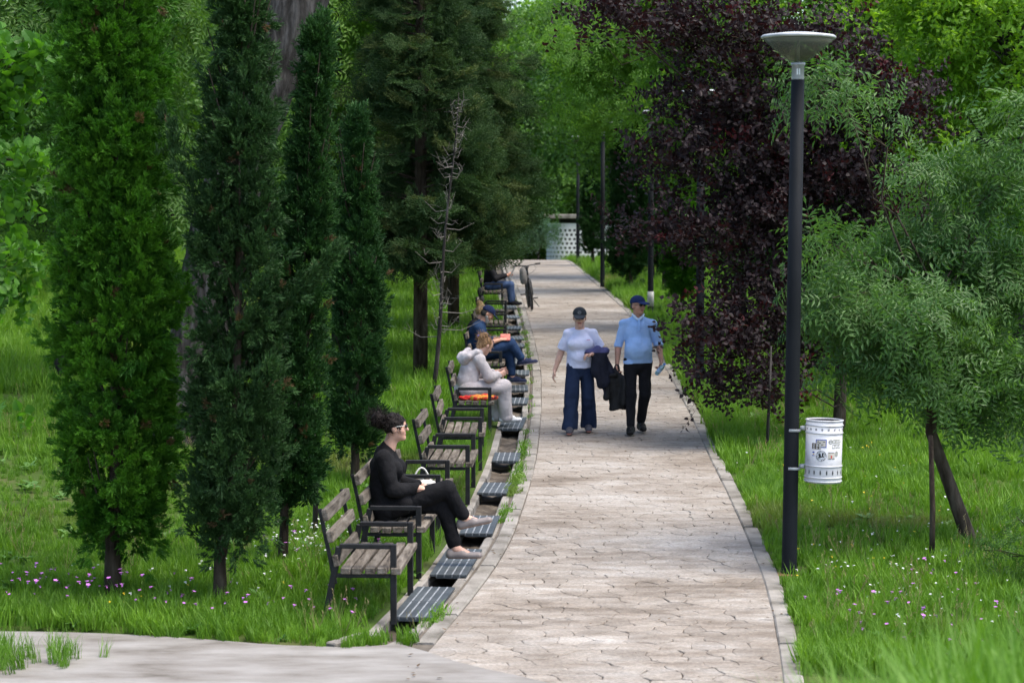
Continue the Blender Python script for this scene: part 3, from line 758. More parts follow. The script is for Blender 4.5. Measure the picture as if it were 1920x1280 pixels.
# ================================================================ organic shapes: signed distances on a grid -> one continuous surface
V3 = lambda *a: np.array(a, float)
def unit(v): v = np.asarray(v, float); return v / max(np.linalg.norm(v), 1e-9)
class Sdf:
    def __init__(s, lo, hi, vox):
        s.lo = np.array(lo, float); s.vox = vox
        s.n = np.ceil((np.array(hi) - s.lo) / vox).astype(int) + 1
        s.D = np.full(s.n, .5, np.float32)
        s.ax = [s.lo[i] + vox * np.arange(s.n[i]) for i in range(3)]
    def _sub(s, lo, hi):
        a = np.clip(np.floor((lo - s.lo) / s.vox).astype(int), 0, s.n - 1); b = np.clip(np.ceil((hi - s.lo) / s.vox).astype(int) + 1, 1, s.n)
        sl = tuple(slice(i, j) for i, j in zip(a, b))
        P = np.stack(np.meshgrid(*[s.ax[i][sl[i]] for i in range(3)], indexing='ij'), -1)
        return sl, P
    def _min(s, sl, d, k):
        a = s.D[sl]
        if k > 0:
            h = np.clip(.5 + .5 * (a - d) / k, 0, 1); s.D[sl] = a * (1 - h) + d * h - k * h * (1 - h)
        else: s.D[sl] = np.minimum(a, d)
    def cap(s, p0, p1, r0, r1, k=.02, flat=None, f=1.0, end=False):
        p0 = np.asarray(p0, float); p1 = np.asarray(p1, float); R_ = max(r0, r1) + .06
        sl, P = s._sub(np.minimum(p0, p1) - R_, np.maximum(p0, p1) + R_)
        if P.size == 0: return
        pa = P - p0; ba = p1 - p0
        h = np.clip(pa @ ba / max(ba @ ba, 1e-9), 0, 1); v = pa - h[..., None] * ba
        if flat is not None:
            fl = unit(flat); v = v + fl * ((v @ fl) * (1 / f - 1))[..., None]
        d = np.linalg.norm(v, axis=-1) - (r0 + (r1 - r0) * h)
        if flat is not None and f < 1: d = d * (f * .5 + .5)
        if end: d = np.maximum(d, (P - p1) @ unit(ba))
        s._min(sl, d, k)
    def chain(s, pts, rs, k=.02, **kw):
        for a, b, ra, rb in zip(pts, pts[1:], rs, rs[1:]): s.cap(a, b, ra, rb, k, **kw)
    def _ell(s, c, rad, axes):
        c = np.asarray(c, float); rad = np.asarray(rad, float); R_ = rad.max() + .06
        sl, P = s._sub(c - R_, c + R_)
        q = (P - c) @ np.asarray(axes if axes is not None else np.eye(3), float).T
        k0 = np.linalg.norm(q / rad, axis=-1); k1 = np.linalg.norm(q / rad ** 2, axis=-1)
        return sl, np.where(k1 > 1e-6, k0 * (k0 - 1) / np.maximum(k1, 1e-6), -rad.min())
    def ell(s, c, rad, axes=None, k=.02):
        sl, d = s._ell(c, rad, axes)
        if d.size: s._min(sl, d, k)
    def sub(s, c, rad, axes=None):
        sl, d = s._ell(c, rad, axes)
        if d.size: s.D[sl] = np.maximum(s.D[sl], -d)
    def cut(s, p, n):                       # keep the side that n points away from
        P = [s.ax[i] - p[i] for i in range(3)]
        d = P[0][:, None, None] * n[0] + P[1][None, :, None] * n[1] + P[2][None, None, :] * n[2]
        s.D = np.maximum(s.D, d.astype(np.float32))
    def folds(s, amp, freq, seed, k2=.5):
        m = np.abs(s.D) < .04
        idx = np.argwhere(m); P = s.lo + idx * s.vox
        f = np.asarray(freq, float)
        w = np.stack([vnoise(P * 5, seed + 9), vnoise(P * 5, seed + 10), vnoise(P * 5, seed + 11)], -1) * .6
        nz = (1 - np.abs(vnoise(P * f + w, seed)) * 2) + k2 * vnoise(P * f * 2.3 + w, seed + 1)
        s.D[m] += (amp * nz).astype(np.float32)
    def surface(s):
        D = s.D; D[0] = D[-1] = .5; D[:, 0] = D[:, -1] = .5; D[:, :, 0] = D[:, :, -1] = .5
        S_ = D < 0; nx, ny, nz = D.shape
        corner = [(i, j, k) for i in (0, 1) for j in (0, 1) for k in (0, 1)]
        cs = lambda c, A: A[c[0]:nx - 1 + c[0], c[1]:ny - 1 + c[1], c[2]:nz - 1 + c[2]]
        cnt_in = sum(cs(c, S_).astype(np.int8) for c in corner)
        cells = np.argwhere((cnt_in > 0) & (cnt_in < 8))
        acc = np.zeros((len(cells), 3)); cnt = np.zeros(len(cells))
        for a in corner:
            for ax in range(3):
                if a[ax]: continue
                b = list(a); b[ax] = 1
                da = D[tuple((cells + a).T)]; db = D[tuple((cells + b).T)]
                x = (da < 0) != (db < 0); t = np.where(x, da / np.where(x, da - db, 1), 0)
                p = np.tile(np.array(a, float), (len(cells), 1)); p[:, ax] += t
                acc[x] += p[x]; cnt[x] += 1
        Vv = s.lo + (cells + acc / cnt[:, None]) * s.vox
        ID = np.full((nx - 1, ny - 1, nz - 1), -1, np.int64); ID[tuple(cells.T)] = np.arange(len(cells))
        quads = []
        for ax in range(3):
            A = [slice(None)] * 3; B = [slice(None)] * 3; A[ax] = slice(0, -1); B[ax] = slice(1, None)
            sa, sb = S_[tuple(A)], S_[tuple(B)]
            e = np.argwhere(sa != sb)
            if not len(e): continue
            u, w = [(1, 2), (2, 0), (0, 1)][ax]
            q = []
            for du, dw in ((0, 0), (1, 0), (1, 1), (0, 1)):
                c = e.copy(); c[:, u] -= 1 - du; c[:, w] -= 1 - dw; q.append(ID[tuple(c.T)])
            q = np.stack(q, 1); flip = ~sa[tuple(e.T)]; q[flip] = q[flip][:, ::-1]; quads.append(q)
        Q = np.concatenate(quads)
        return Vv, Q
    def build(s, name, mats, parent=None, idx=None, relax=1):
        Vv, Q = s.surface()
        for _ in range(relax):
            a = np.zeros_like(Vv); c = np.zeros(len(Vv))
            for i in range(4):
                np.add.at(a, Q[:, i], Vv[Q[:, (i + 1) % 4]]); np.add.at(a, Q[:, i], Vv[Q[:, i - 1]]); np.add.at(c, Q[:, i], 2)
            Vv = Vv * .5 + a / c[:, None] * .5
        me = bpy.data.meshes.new(name); me.vertices.add(len(Vv)); me.vertices.foreach_set('co', Vv.ravel())
        me.loops.add(Q.size); me.loops.foreach_set('vertex_index', Q.ravel().astype(np.int32))
        me.polygons.add(len(Q)); me.polygons.foreach_set('loop_start', np.arange(0, Q.size, 4, dtype=np.int32))
        me.update(calc_edges=True); me.validate()
        for m in (mats if isinstance(mats, (list, tuple)) else [mats]): me.materials.append(m)
        me.polygons.foreach_set('use_smooth', np.ones(len(me.polygons), bool))
        if idx is not None:
            me.polygons.foreach_set('material_index', np.asarray(idx(Vv[Q].mean(1)), np.int32))
        return link(name, me, parent)

def cloth(name, c1, c2=None, rough=.9, bump=.35, scale=9):
    return surf(name, [c1, c2 or tuple(min(1, v * 1.35 + .002) for v in c1)], scale, rough, bump * 1.6, 24, space='Object', spec=.15)
def skinmat(name, c):
    m = surf(name, [tuple(v * .82 for v in c), c, (min(1, c[0] * 1.12), c[1] * 1.05, c[2] * 1.02)], 14, .55, .08, 120, space='Object', spec=.35)
    b = m.node_tree.nodes['Principled BSDF']; b.inputs['Subsurface Weight'].default_value = .12; b.inputs['Subsurface Radius'].default_value = (.02, .008, .004); b.inputs['Subsurface Scale'].default_value = .3
    return m
SK_F = skinmat('fair_skin', (.55, .33, .25)); SK_T = skinmat('tanned_skin', (.44, .235, .165))
LIP = surf('lip', [(.32, .09, .08), (.36, .12, .1)], 20, .5); GLASSES = surf('dark_lens', [(.008, .008, .009), (.012, .012, .013)], 5, .12, spec=.6)
def frame_of(look, up=(0, 0, 1), tilt=0.0):
    f = unit(look); sd = unit(np.cross(f, up)); u = np.cross(sd, f)
    return sd, f, u                        # side, front, up
def head_sdf(S, c, fr, beard=False):
    sd, f, u = fr; A = np.array([sd, f, u]); c = np.asarray(c, float)
    at = lambda a, b, d: c + sd * a + f * b + u * d
    S.ell(c + u * .022, (.076, .094, .094), A, .02)
    S.ell(at(0, .026, -.055), (.056, .062, .062), A, .03)
    S.ell(at(0, .07, -.093), (.026, .022, .02), A, .02)
    for q in (-1, 1):
        S.ell(at(q * .04, .058, -.028), (.025, .026, .025), A, .02)
        S.ell(at(q * .077, -.004, -.012), (.011, .022, .031), A, .008)
    S.cap(at(-.032, .078, .028), at(.032, .078, .028), .012, .012, .012)
    S.cap(at(0, .088, .014), at(0, .108, -.022), .008, .0125, .01)
    S.cap(at(-.018, .085, -.058), at(.018, .085, -.058), .008, .008, .008)
    for q in (-1, 1): S.sub(at(q * .031, .098, .008), (.012, .01, .008), A)
    return at
def hand(S, w, d, n, th, curl=.5, sc_=1.0):
    w = np.asarray(w, float); d = unit(d); n = unit(np.asarray(n) - d * np.dot(n, d)); th = unit(np.asarray(th) - d * np.dot(th, d) - n * np.dot(th, n))
    S.cap(w - d * .01, w + d * .08 * sc_, .027, .037 * sc_, .015, flat=n, f=.42)
    for off, ln in ((.031, .074), (.0105, .083), (-.0105, .077), (-.031, .06)):
        b = w + (d * .085 + th * off) * sc_; dd = unit(d + th * off * 5)
        d1 = dd * math.cos(curl * .7) + n * math.sin(curl * .7); d2 = dd * math.cos(curl * 1.7) + n * math.sin(curl * 1.7)
        m = b + d1 * ln * .5 * sc_; t = m + d2 * ln * .5 * sc_
        S.cap(b - d * .02, m, .0098, .0092, .005); S.cap(m, t, .0092, .0076, .004)
    b = w + (d * .028 + th * .03) * sc_; p = b + unit(d * .6 + th * .65 + n * .3) * .042 * sc_
    S.cap(w + d * .01, b, .02, .016, .01); S.cap(b, p, .0135, .011, .006); S.cap(p, p + unit(d * .9 + n * .45) * .032 * sc_, .011, .0085, .004)

def person(name, J, loc, rz, label, skin, vox=.008, lookdir=(0, -1, 0), hands=None, thick=1.0, sexf=False):
    """body as one continuous surface; J: joints in metres, figure faces -y"""
    pts = np.array([v for k, v in J.items()]); lo = pts.min(0) - .24; hi = pts.max(0) + .24
    S = Sdf(lo, hi, vox); t = thick
    fr = frame_of(lookdir)
    spine = unit(J['chest'] - J['pelvis']); side = unit(J['shR'] - J['shL']); front = np.cross(spine, side); front = unit(front)
    S.cap(J['pelvis'], J['chest'], .125 * t, .125 * t, .03, flat=front, f=.72)
    S.cap(J['shL'], J['shR'], .04, .04, .04); S.cap(J['chest'], J['neck'], .07, .05, .04)
    S.cap(J['neck'], J['head'] - fr[2] * .05 - fr[1] * .012, .056, .054, .025)
    for q in 'LR':
        S.chain([J['sh' + q], J['el' + q], J['wr' + q]], [.05 * t, .04, .028], .015)
        S.cap(J['el' + q] + (J['wr' + q] - J['el' + q]) * .08, J['el' + q] + (J['wr' + q] - J['el' + q]) * .45, .041, .037, .015)
        S.chain([J['hip' + q], J['kn' + q], J['an' + q]], [.085 * t, .056, .038], .03)
        S.cap(J['kn' + q] + (J['an' + q] - J['kn' + q]) * .2, J['kn' + q] + (J['an' + q] - J['kn' + q]) * .5, .052, .048, .02)
        S.cap(J['an' + q], J['an' + q] + (J['toe' + q] - J['an' + q]) * .68, .038, .026, .02)
        fw = unit(J['wr' + q] - J['el' + q]); h = (hands or {}).get(q)
        if h: hand(S, J['wr' + q], h[0], h[1], h[2], h[3])
        else: hand(S, J['wr' + q] + fw * .01, fw, side * (1 if q == 'L' else -1), (0, -1, 0), .45)
    at = head_sdf(S, J['head'], fr)
    lip = J['head'] + fr[1] * .092 - fr[2] * .058
    def idx(C):
        d = C - lip; return ((np.abs(d @ fr[0]) < .024) & (np.abs(d @ fr[2]) < .0085) & (np.abs(d @ fr[1]) < .02)).astype(int)
    o = S.build(name, [skin, LIP], None, idx)
    o.location = loc; o.rotation_euler = (0, 0, rz); tag(o, label, 'person')
    return o, at, fr, (lo, hi), side, front

def clothes(o, name, box, vox, mats, fn, folds=None, parent_name=None, idx=None):
    S = Sdf(box[0], box[1], vox); fn(S)
    if folds: S.folds(*folds)
    return S.build(name, mats, o, idx)
def shoe_pair(o, J, mats, sole, r=.043, box=None, up=None, low_cut=False):
    for q in 'LR':
        a, t_ = J['an' + q], J['toe' + q]
        d = unit(t_ - a); dd = unit(np.array([d[0], d[1], 0])) if up is None or q not in up else unit(up[q])
        hl = a - dd * .045; low = np.array([0, 0, 1.0]) if up is None or q not in up else unit(np.cross(np.cross(dd, (0, 0, 1)), dd))
        drop = .055
        def fn(S):
            S.cap(hl - low * drop, a - low * drop + dd * .19, r * .98, r * .9, .02, flat=low, f=.8)
            S.cap(hl - low * (drop - .03), a + dd * .05 - low * .035, r * .85, r * .95, .03)
            if not low_cut: S.cap(a - low * .02 - dd * .01, a + dd * .10 - low * .035, r * 1.05, r * .95, .02)
            S.cut(a - low * (drop + .03), -low)
        bx = (np.minimum(a, a + dd * .24) - .16, np.maximum(a, a + dd * .24) + .16)
        S = Sdf(bx[0], bx[1], .006); fn(S)
        lowz = a - low * (drop + .012)
        s_ = S.build('shoe', mats if not sole else [mats, sole], o, (lambda C: ((C - lowz) @ low < 0).astype(int)) if sole else None)
def cap_hat(o, at, fr, mat, brim=None, nm='cap'):
    sd, f, u = fr; A = np.array([sd, f, u]); c = at(0, 0, 0)
    S = Sdf(c - .26, c + .26, .006)
    S.ell(at(0, -.006, .045), (.089, .108, .088), A, .0)
    S.cut(at(0, 0, .034), -u + f * .12)
    vA = np.array([sd, unit(f - u * .22), unit(u + f * .22)])
    S.ell(at(0, .115, .036), (.078, .08, .011), vA, .012)
    return S.build(nm, [mat, brim or mat], o, lambda C: (((C - at(0, .1, .03)) @ f) > 0).astype(int) if brim else np.zeros(len(C)))
def shades(o, at, mat=GLASSES, frame=None):
    b = MB()
    for q in (-1, 1):
        V = []; n = 12
        for ring_, dp in ((1.0, .1), (.75, .106)):
            for k in range(n):
                a = 2 * math.pi * k / n; V.append(at(q * .033 + .026 * ring_ * math.cos(a), dp - .012 * abs(math.cos(a)) * (1 if q * math.cos(a) > 0 else .2), .010 + .018 * ring_ * math.sin(a)))
        V.append(at(q * .033, .107, .010))
        Fc = [(k, (k + 1) % n, n + (k + 1) % n, n + k) for k in range(n)] + [(n + k, n + (k + 1) % n, 2 * n) for k in range(n)]
        b.add(V, Fc)
    g_ = b.build('sunglasses', [mat], o, True)
    fm = MB(); fm.tube([at(-.012, .102, .018), at(.012, .102, .018)], .003, 6)
    for q in (-1, 1): fm.tube([at(q * .06, .088, .018), at(q * .079, .05, .016), at(q * .082, -.01, .01)], .0028, 6)
    fm.build('frame', frame or mat, g_)

def curls(o, mat, centres, n, seed, ln=.06, amp=.012):
    """loose strands that break the outline of the hair"""
    r_ = np.random.default_rng(seed); b = MB()
    for k in range(n):
        c, rad = centres[r_.integers(0, len(centres))]; d = unit(r_.normal(size=3)); p = np.asarray(c) + d * rad * .92
        u_ = unit(np.cross(d, r_.normal(size=3))); w_ = np.cross(d, u_); ph = r_.uniform(0, 6.28); L = ln * r_.uniform(.4, 1.0); tl = unit(d + u_ * r_.uniform(-.9, .9) + V3(0, 0, -.35))
        pts = [p + tl * L * t + (u_ * math.cos(ph + t * 7) + w_ * math.sin(ph + t * 7)) * amp * t for t in np.linspace(0, 1, 6)]
        b.tube([tuple(q) for q in pts], [.0022, .002, .0018, .0016, .0013, .0008], 3, False)
    b.build('loose_hair', mat, o)
NAVY = (.012, .018, .04); BLK = (.006, .006, .007)
# ---------------------------------------------------------------- man walking: pale blue polo, black trousers
J = dict(pelvis=V3(.005, 0, .96), chest=V3(0, .01, 1.31), neck=V3(-.005, .0, 1.475), head=V3(-.006, -.02, 1.625), shL=V3(-.178, .01, 1.385), shR=V3(.178, .01, 1.385),
    elL=V3(-.25, .04, 1.12), wrL=V3(-.268, -.03, .885), elR=V3(.262, .05, 1.14), wrR=V3(.292, -.06, .93),
    hipL=V3(-.09, 0, .92), knL=V3(-.10, -.10, .50), anL=V3(-.098, -.17, .095), toeL=V3(-.12, -.34, .035), hipR=V3(.09, 0, .92), knR=V3(.085, -.01, .49), anR=V3(.05, .13, .11), toeR=V3(.065, -.04, .035))
mz = float(g(27.1)) + .002
o, at, fr, bx, sd, ft = person('person', J, (1.605, 27.1, mz), 0, 'walking man in pale blue polo shirt and black trousers wearing a navy cap', SK_T, lookdir=(.62, -.78, .0),
    hands={'L': ((0.0, -.1, -1), (.8, -.3, 0), (0, -1, 0), 1.1), 'R': ((-.25, -.35, -1), (-.8, -.2, .1), (-.2, -1, 0), 1.0)})
manW = o
def fn(S):
    S.cap(J['pelvis'] + V3(0, 0, -.1), J['chest'] + V3(0, 0, -.02), .192, .172, .03, flat=(0, 1, 0), f=.72)
    S.ell((.0, -.075, 1.075), (.168, .12, .16), None, .05)
    S.cap(J['shL'], J['neck'], .058, .05, .04); S.cap(J['shR'], J['neck'], .058, .05, .04); S.cap(J['chest'] + V3(0, 0, .06), J['neck'], .1, .062, .05)
    for q in 'LR':
        e = J['el' + q] + (J['wr' + q] - J['el' + q]) * .14
        S.cap(J['sh' + q], J['el' + q], .066, .058, .03); S.cap(J['el' + q], e, .058, .06, .015, end=True)
    S.cut((0, 0, .893), (0, .06, -1)); S.cut(J['neck'] + V3(0, -.02, .012), (0, -.35, 1))
clothes(o, 'polo_shirt', bx, .008, cloth('pale_blue_cotton', (.27, .43, .72), (.36, .52, .82)), fn, (.009, (5, 5, 8), 11))
def fn(S):
    for q in (-1, 1):
        S.cap((q * .015, -.085, 1.455), (q * .055, -.065, 1.492), .016, .014, .01); S.cap((q * .055, -.065, 1.492), (q * .068, .0, 1.51), .015, .014, .01); S.cap((q * .068, 0, 1.51), (0, .06, 1.52), .014, .014, .01)
clothes(o, 'collar', (V3(-.15, -.2, 1.38), V3(.15, .15, 1.6)), .006, cloth('collar_white', (.55, .66, .78)), fn)
b = MB(); b.bar((.0, -.118, 1.455), (.004, -.146, 1.31), .024, .012, up=(0, 1, 0)); b.build('placket', cloth('placket_blue', (.25, .4, .68)), o)
def fn(S):
    S.cap((0, .0, .93), (0, .0, .88), .145, .15, .03, flat=(0, 1, 0), f=.75)
    for q in 'LR': S.chain([J['hip' + q], J['kn' + q], J['an' + q] + V3(0, 0, .035)], [.093, .077, .06], .015)
    S.cut((0, 0, .95), (0, 0, 1))
clothes(o, 'trousers', bx, .008, cloth('black_trouser_cloth', (.008, .008, .010)), fn, (.010, (6, 6, 4), 21))
shoe_pair(o, J, cloth('black_shoe', (.008, .008, .008), rough=.5), cloth('dark_sole', (.02, .018, .016)), .05)
cap_hat(o, at, fr, cloth('navy_cap', (.014, .024, .075)), cloth('navy_brim', (.02, .034, .11)))
shades(o, at)
def fn(S): S.ell(at(0, -.03, -.005), (.081, .075, .07), np.array(fr), .0); S.sub(at(0, .075, -.02), (.1, .08, .1), np.array(fr)); S.cut(at(0, 0, .035), fr[2]); S.cut(at(0, 0, -.05), -fr[2])
clothes(o, 'hair', (at(0, 0, 0) - .16, at(0, 0, 0) + .16), .006, cloth('short_grey_hair', (.06, .05, .045)), fn)
# jacket carried low in his right hand
jk = Sdf((-.26, -.22, -.62), (.26, .22, .12), .009)
jk.cap((0, 0, .04), (-.03, .0, -.12), .05, .11, .03, flat=(0, 1, 0), f=.55); jk.cap((-.03, 0, -.1), (.02, .02, -.46), .115, .125, .03, flat=(0, 1, 0), f=.5)
jk.cap((-.12, -.03, -.12), (-.14, -.05, -.33), .05, .055, .02, flat=(0, 1, 0), f=.8); jk.cap((-.03, -.06, -.05), (-.15, -.05, -.06), .03, .028, .03); jk.cap((.08, -.03, -.1), (.08, -.02, -.4), .05, .06, .03)
jk.cut((0, 0, -.50), (.15, 0, -1)); jk.folds(.013, (9, 9, 4), 31)
jo = jk.build('jacket', cloth('black_padded_jacket', (.009, .009, .010), (.02, .02, .021), rough=.6)); jo.location = (1.605 - .27, 27.1 - .06, mz + .80)
tag(jo, 'black padded jacket hanging from the walking man\'s hand', 'jacket')
bt = empty('water_bottle', (1.605 + .268, 26.965, mz + .815)); bt.rotation_euler = (R(20), R(38), 0)
tag(bt, 'small clear water bottle held in the walking man\'s hand', 'bottle')
bm, nt, bs = newmat('clear_blue_plastic'); bs.inputs['Base Color'].default_value = (.45, .72, .9, 1); bs.inputs['Roughness'].default_value = .12; bs.inputs['Transmission Weight'].default_value = .6
MB().lathe([(.0, -.075), (.026, -.075), (.03, -.06), (.028, -.02), (.03, .02), (.029, .055), (.013, .082), (.012, .092)], 18).build('bottle_body', bm, bt, True)
MB().lathe([(.015, .092), (.015, .108), (.002, .109)], 14).build('bottle_cap', surf('blue_cap', [(.04, .2, .6)], 9, .4), bt)
MB().lathe([(.0305, -.03), (.0305, .015)], 18, caps=False).build('bottle_label', surf('blue_label', [(.08, .3, .7), (.5, .6, .7)], 60), bt, True)

# ---------------------------------------------------------------- woman walking: white T-shirt, wide navy trousers
Jw = dict(pelvis=V3(0, 0, .90), chest=V3(-.005, .01, 1.19), neck=V3(-.01, 0, 1.345), head=V3(-.012, -.03, 1.475), shL=V3(-.16, .01, 1.262), shR=V3(.16, .01, 1.262),
    elL=V3(-.245, .05, 1.03), wrL=V3(-.325, .03, .80), elR=V3(.265, .03, 1.06), wrR=V3(.15, -.17, 1.02),
    hipL=V3(-.085, 0, .86), knL=V3(-.118, -.1, .47), anL=V3(-.135, -.15, .095), toeL=V3(-.15, -.3, .035), hipR=V3(.085, 0, .86), knR=V3(.102, -.01, .46), anR=V3(.108, .10, .10), toeR=V3(.105, -.04, .035))
o, at, fr, bx, sd, ft = person('person', Jw, (.872, 27.12, mz), 0, 'walking woman in white T-shirt and wide navy trousers wearing a dark cap', SK_F, lookdir=(-.05, -.97, -.16),
    hands={'L': ((-.25, -.1, -1), (.9, 0, -.2), (0, -1, 0), .5), 'R': ((-1, -.3, -.15), (0, -.1, -1), (0, -1, .3), .8)})
def fn(S):
    S.cap(Jw['pelvis'] + V3(0, 0, -.1), Jw['chest'], .19, .15, .03, flat=(0, 1, 0), f=.72)
    S.ell((-.07, -.085, 1.14), (.095, .07, .085), None, .06); S.ell((.065, -.085, 1.14), (.095, .07, .085), None, .06)
    S.ell((0, -.05, .97), (.14, .11, .11), None, .05)
    S.cap(Jw['shL'], Jw['neck'], .055, .045, .04); S.cap(Jw['shR'], Jw['neck'], .055, .045, .04); S.cap(Jw['chest'] + V3(0, 0, .05), Jw['neck'], .09, .056, .04)
    for q in 'LR':
        e = Jw['sh' + q] + (Jw['el' + q] - Jw['sh' + q]) * .86
        S.cap(Jw['sh' + q], e, .063, .074, .03, end=True)
    S.cut((0, 0, .835), (0, .05, -1)); S.cut(Jw['neck'] + V3(0, -.02, -.012), (0, -.3, 1))
clothes(o, 'tee_shirt', bx, .008, cloth('white_cotton', (.50, .52, .68), (.62, .63, .78)), fn, (.009, (6, 6, 6), 41))
b = MB()
for k in range(5): b.box((.075 + k * .009, -.172 + k * .0012, 1.195), (.006, .003, .008))
b.build('chest_lettering', surf('red_print', [(.5, .05, .08)], 9), o)
def fn(S):
    S.cap((0, 0, .88), (0, .0, .83), .145, .155, .03, flat=(0, 1, 0), f=.78)
    for q in 'LR': S.chain([Jw['hip' + q], Jw['kn' + q], Jw['an' + q] + V3(0, .01, -.01)], [.098, .092, .1], .008)
    S.cut((0, 0, .9), (0, 0, 1))
    S.cut((0, 0, .055), (0, 0, -1))
clothes(o, 'trousers', bx, .008, cloth('navy_cotton', (.011, .019, .045), (.018, .03, .066)), fn, (.010, (8, 8, 2.2), 51))
shoe_pair(o, Jw, cloth('grey_trainer', (.05, .05, .06)), cloth('coral_sole', (.55, .25, .22)), .044)
capo = cap_hat(o, at, fr, cloth('charcoal_cap', (.018, .022, .026)), cloth('charcoal_brim', (.03, .035, .042)))
b = MB(); nn = 16; ctr = at(0, .1, .083); sdv, fv, uv = fr; nv = unit(fv * .75 + uv * .55); tv = unit(np.cross(sdv, nv))
for r0, r1_ in ((.022, .018), (.012, .009)):
    V = []
    for k in range(nn):
        a = 2 * math.pi * k / nn
        for q in (r0, r1_): V.append(ctr + nv * .003 + sdv * q * math.cos(a) + tv * q * math.sin(a))
    b.add(V, [(2 * k, 2 * ((k + 1) % nn), 2 * ((k + 1) % nn) + 1, 2 * k + 1) for k in range(nn)])
b.build('emblem', surf('grey_embroidery', [(.16, .17, .18)], 60), capo)
shades(o, at)
def fn(S):
    S.ell(at(0, -.025, 0), (.084, .082, .085), np.array(fr), .0); S.cap(at(0, -.06, .0), at(0, -.07, -.1), .06, .045, .03)
    S.sub(at(0, .085, -.02), (.1, .08, .12), np.array(fr))
clothes(o, 'hair', (at(0, 0, 0) - .2, at(0, 0, 0) + .2), .007, cloth('brown_hair', (.06, .04, .03)), fn)
jk = Sdf((-.3, -.24, -.68), (.3, .24, .16), .009)
jk.cap((-.13, -.05, .03), (.08, .02, .05), .055, .055, .03); jk.cap((.0, -.05, .04), (-.02, -.05, -.2), .085, .095, .03, flat=(0, 1, 0), f=.55); jk.cap((.04, -.04, .0), (.07, -.04, -.33), .08, .09, .03, flat=(0, 1, 0), f=.5)
jk.cap((.1, -.02, -.05), (.17, -.02, -.23), .045, .05, .02, flat=(0, 1, 0), f=.7); jk.cap((.0, -.06, -.1), (.03, -.05, -.38), .06, .05, .02, flat=(0, 1, 0), f=.6); jk.cap((.05, -.05, -.38), (.13, -.05, -.60), .016, .013, .01)
jk.folds(.012, (9, 9, 4), 33)
jo = jk.build('jacket', [cloth('dark_navy_jacket', (.008, .009, .016), (.014, .016, .03), rough=.6), cloth('violet_lining', (.06, .06, .14))], None, lambda C: (C[:, 2] > .035).astype(int)); jo.location = (.872 + .22, 27.12 - .10, mz + 1.0)
tag(jo, 'dark navy jacket draped over the walking woman\'s forearm', 'jacket')

# ---------------------------------------------------------------- seated figures (local -y is forward; turned to face the path)
def seat_loc(i, fx, fy):
    p = on_bench(i, fx, fy); return (p.x, p.y, float(g(p.y)) + .045)
def face_rz(i, extra=0.0): return R(90) + BEN[i].rotation_euler.z + extra
# woman in black on the second bench
Jb = dict(pelvis=V3(0, .0, .49), chest=V3(0, .0, .79), neck=V3(0, -.035, .985), head=V3(0, -.085, 1.15), shL=V3(-.165, -.005, .90), shR=V3(.165, -.005, .90),
    elL=V3(-.2, -.085, .64), wrL=V3(-.09, -.30, .645), elR=V3(.2, -.1, .65), wrR=V3(.02, -.33, .645),
    hipL=V3(-.095, -.03, .475), knL=V3(-.01, -.53, .625), anL=V3(.02, -.68, .375), toeL=V3(.03, -.84, .335), hipR=V3(.09, -.03, .475), knR=V3(.05, -.49, .49), anR=V3(.02, -.60, .115), toeR=V3(.03, -.78, .035))
o, at, fr, bx, sd, ft = person('person', Jb, seat_loc(1, -.335, .5), face_rz(1), 'woman in black suit and sunglasses sitting with crossed legs on a bench', SK_F, vox=.007, lookdir=(.06, -1, .02),
    hands={'L': ((.5, -.8, -.1), (.3, 0, -1), (.3, .2, .9), .5), 'R': ((-.5, -.8, -.1), (0, 0, -1), (-.3, .2, .9), .5)})
def fn(S):
    S.cap(Jb['pelvis'] + V3(0, .01, -.02), Jb['chest'], .18, .168, .03, flat=(0, 1, 0), f=.78)
    S.ell((-.07, -.12, .80), (.07, .05, .075), None, .05); S.ell((.07, -.12, .80), (.07, .05, .075), None, .05)
    S.cap(Jb['shL'], Jb['shR'], .07, .07, .05); S.cap(Jb['chest'] + V3(0, 0, .07), Jb['neck'] + V3(0, .012, 0), .1, .062, .05)
    for q in 'LR': S.chain([Jb['sh' + q], Jb['el' + q], Jb['el' + q] + (Jb['wr' + q] - Jb['el' + q]) * .92], [.08, .07, .056], .02)
    S.cap((-.09, -.02, .47), (-.10, -.17, .51), .11, .1, .03); S.cap((.09, -.02, .47), (.1, -.17, .5), .11, .1, .03)
    S.cut(Jb['neck'] + V3(0, -.015, .004), (0, -.95, .8)); S.cut((0, -.25, .5), (0, -1, -.35))
clothes(o, 'blazer', bx, .008, cloth('black_blazer', (.006, .006, .007), (.013, .013, .015)), fn, (.010, (6, 6, 6), 61))
def fn(S):
    S.cap((-.08, .02, .47), (.08, .02, .47), .11, .11, .03)
    for q in 'LR': S.chain([Jb['hip' + q], Jb['kn' + q], Jb['an' + q] + (Jb['kn' + q] - Jb['an' + q]) * .13], [.108, .08, .06], .02)
    S.cut((0, 0, .385), (0, .9, -1) if False else (0, 0, -1)) if False else None
clothes(o, 'trousers', bx, .008, cloth('black_trousers', (.006, .006, .007), (.010, .010, .012)), fn, (.009, (7, 7, 7), 71))
lo_ = cloth('taupe_leather', (.17, .145, .14), (.25, .22, .21), rough=.35, bump=.1)
shoe_pair(o, Jb, lo_, cloth('taupe_sole', (.26, .19, .165)), .041, up={'L': (.03, -1, .22)}, low_cut=True)
hairm = cloth('black_curly_hair', (.008, .006, .006), (.02, .015, .014), rough=.6, bump=1.0, scale=60)
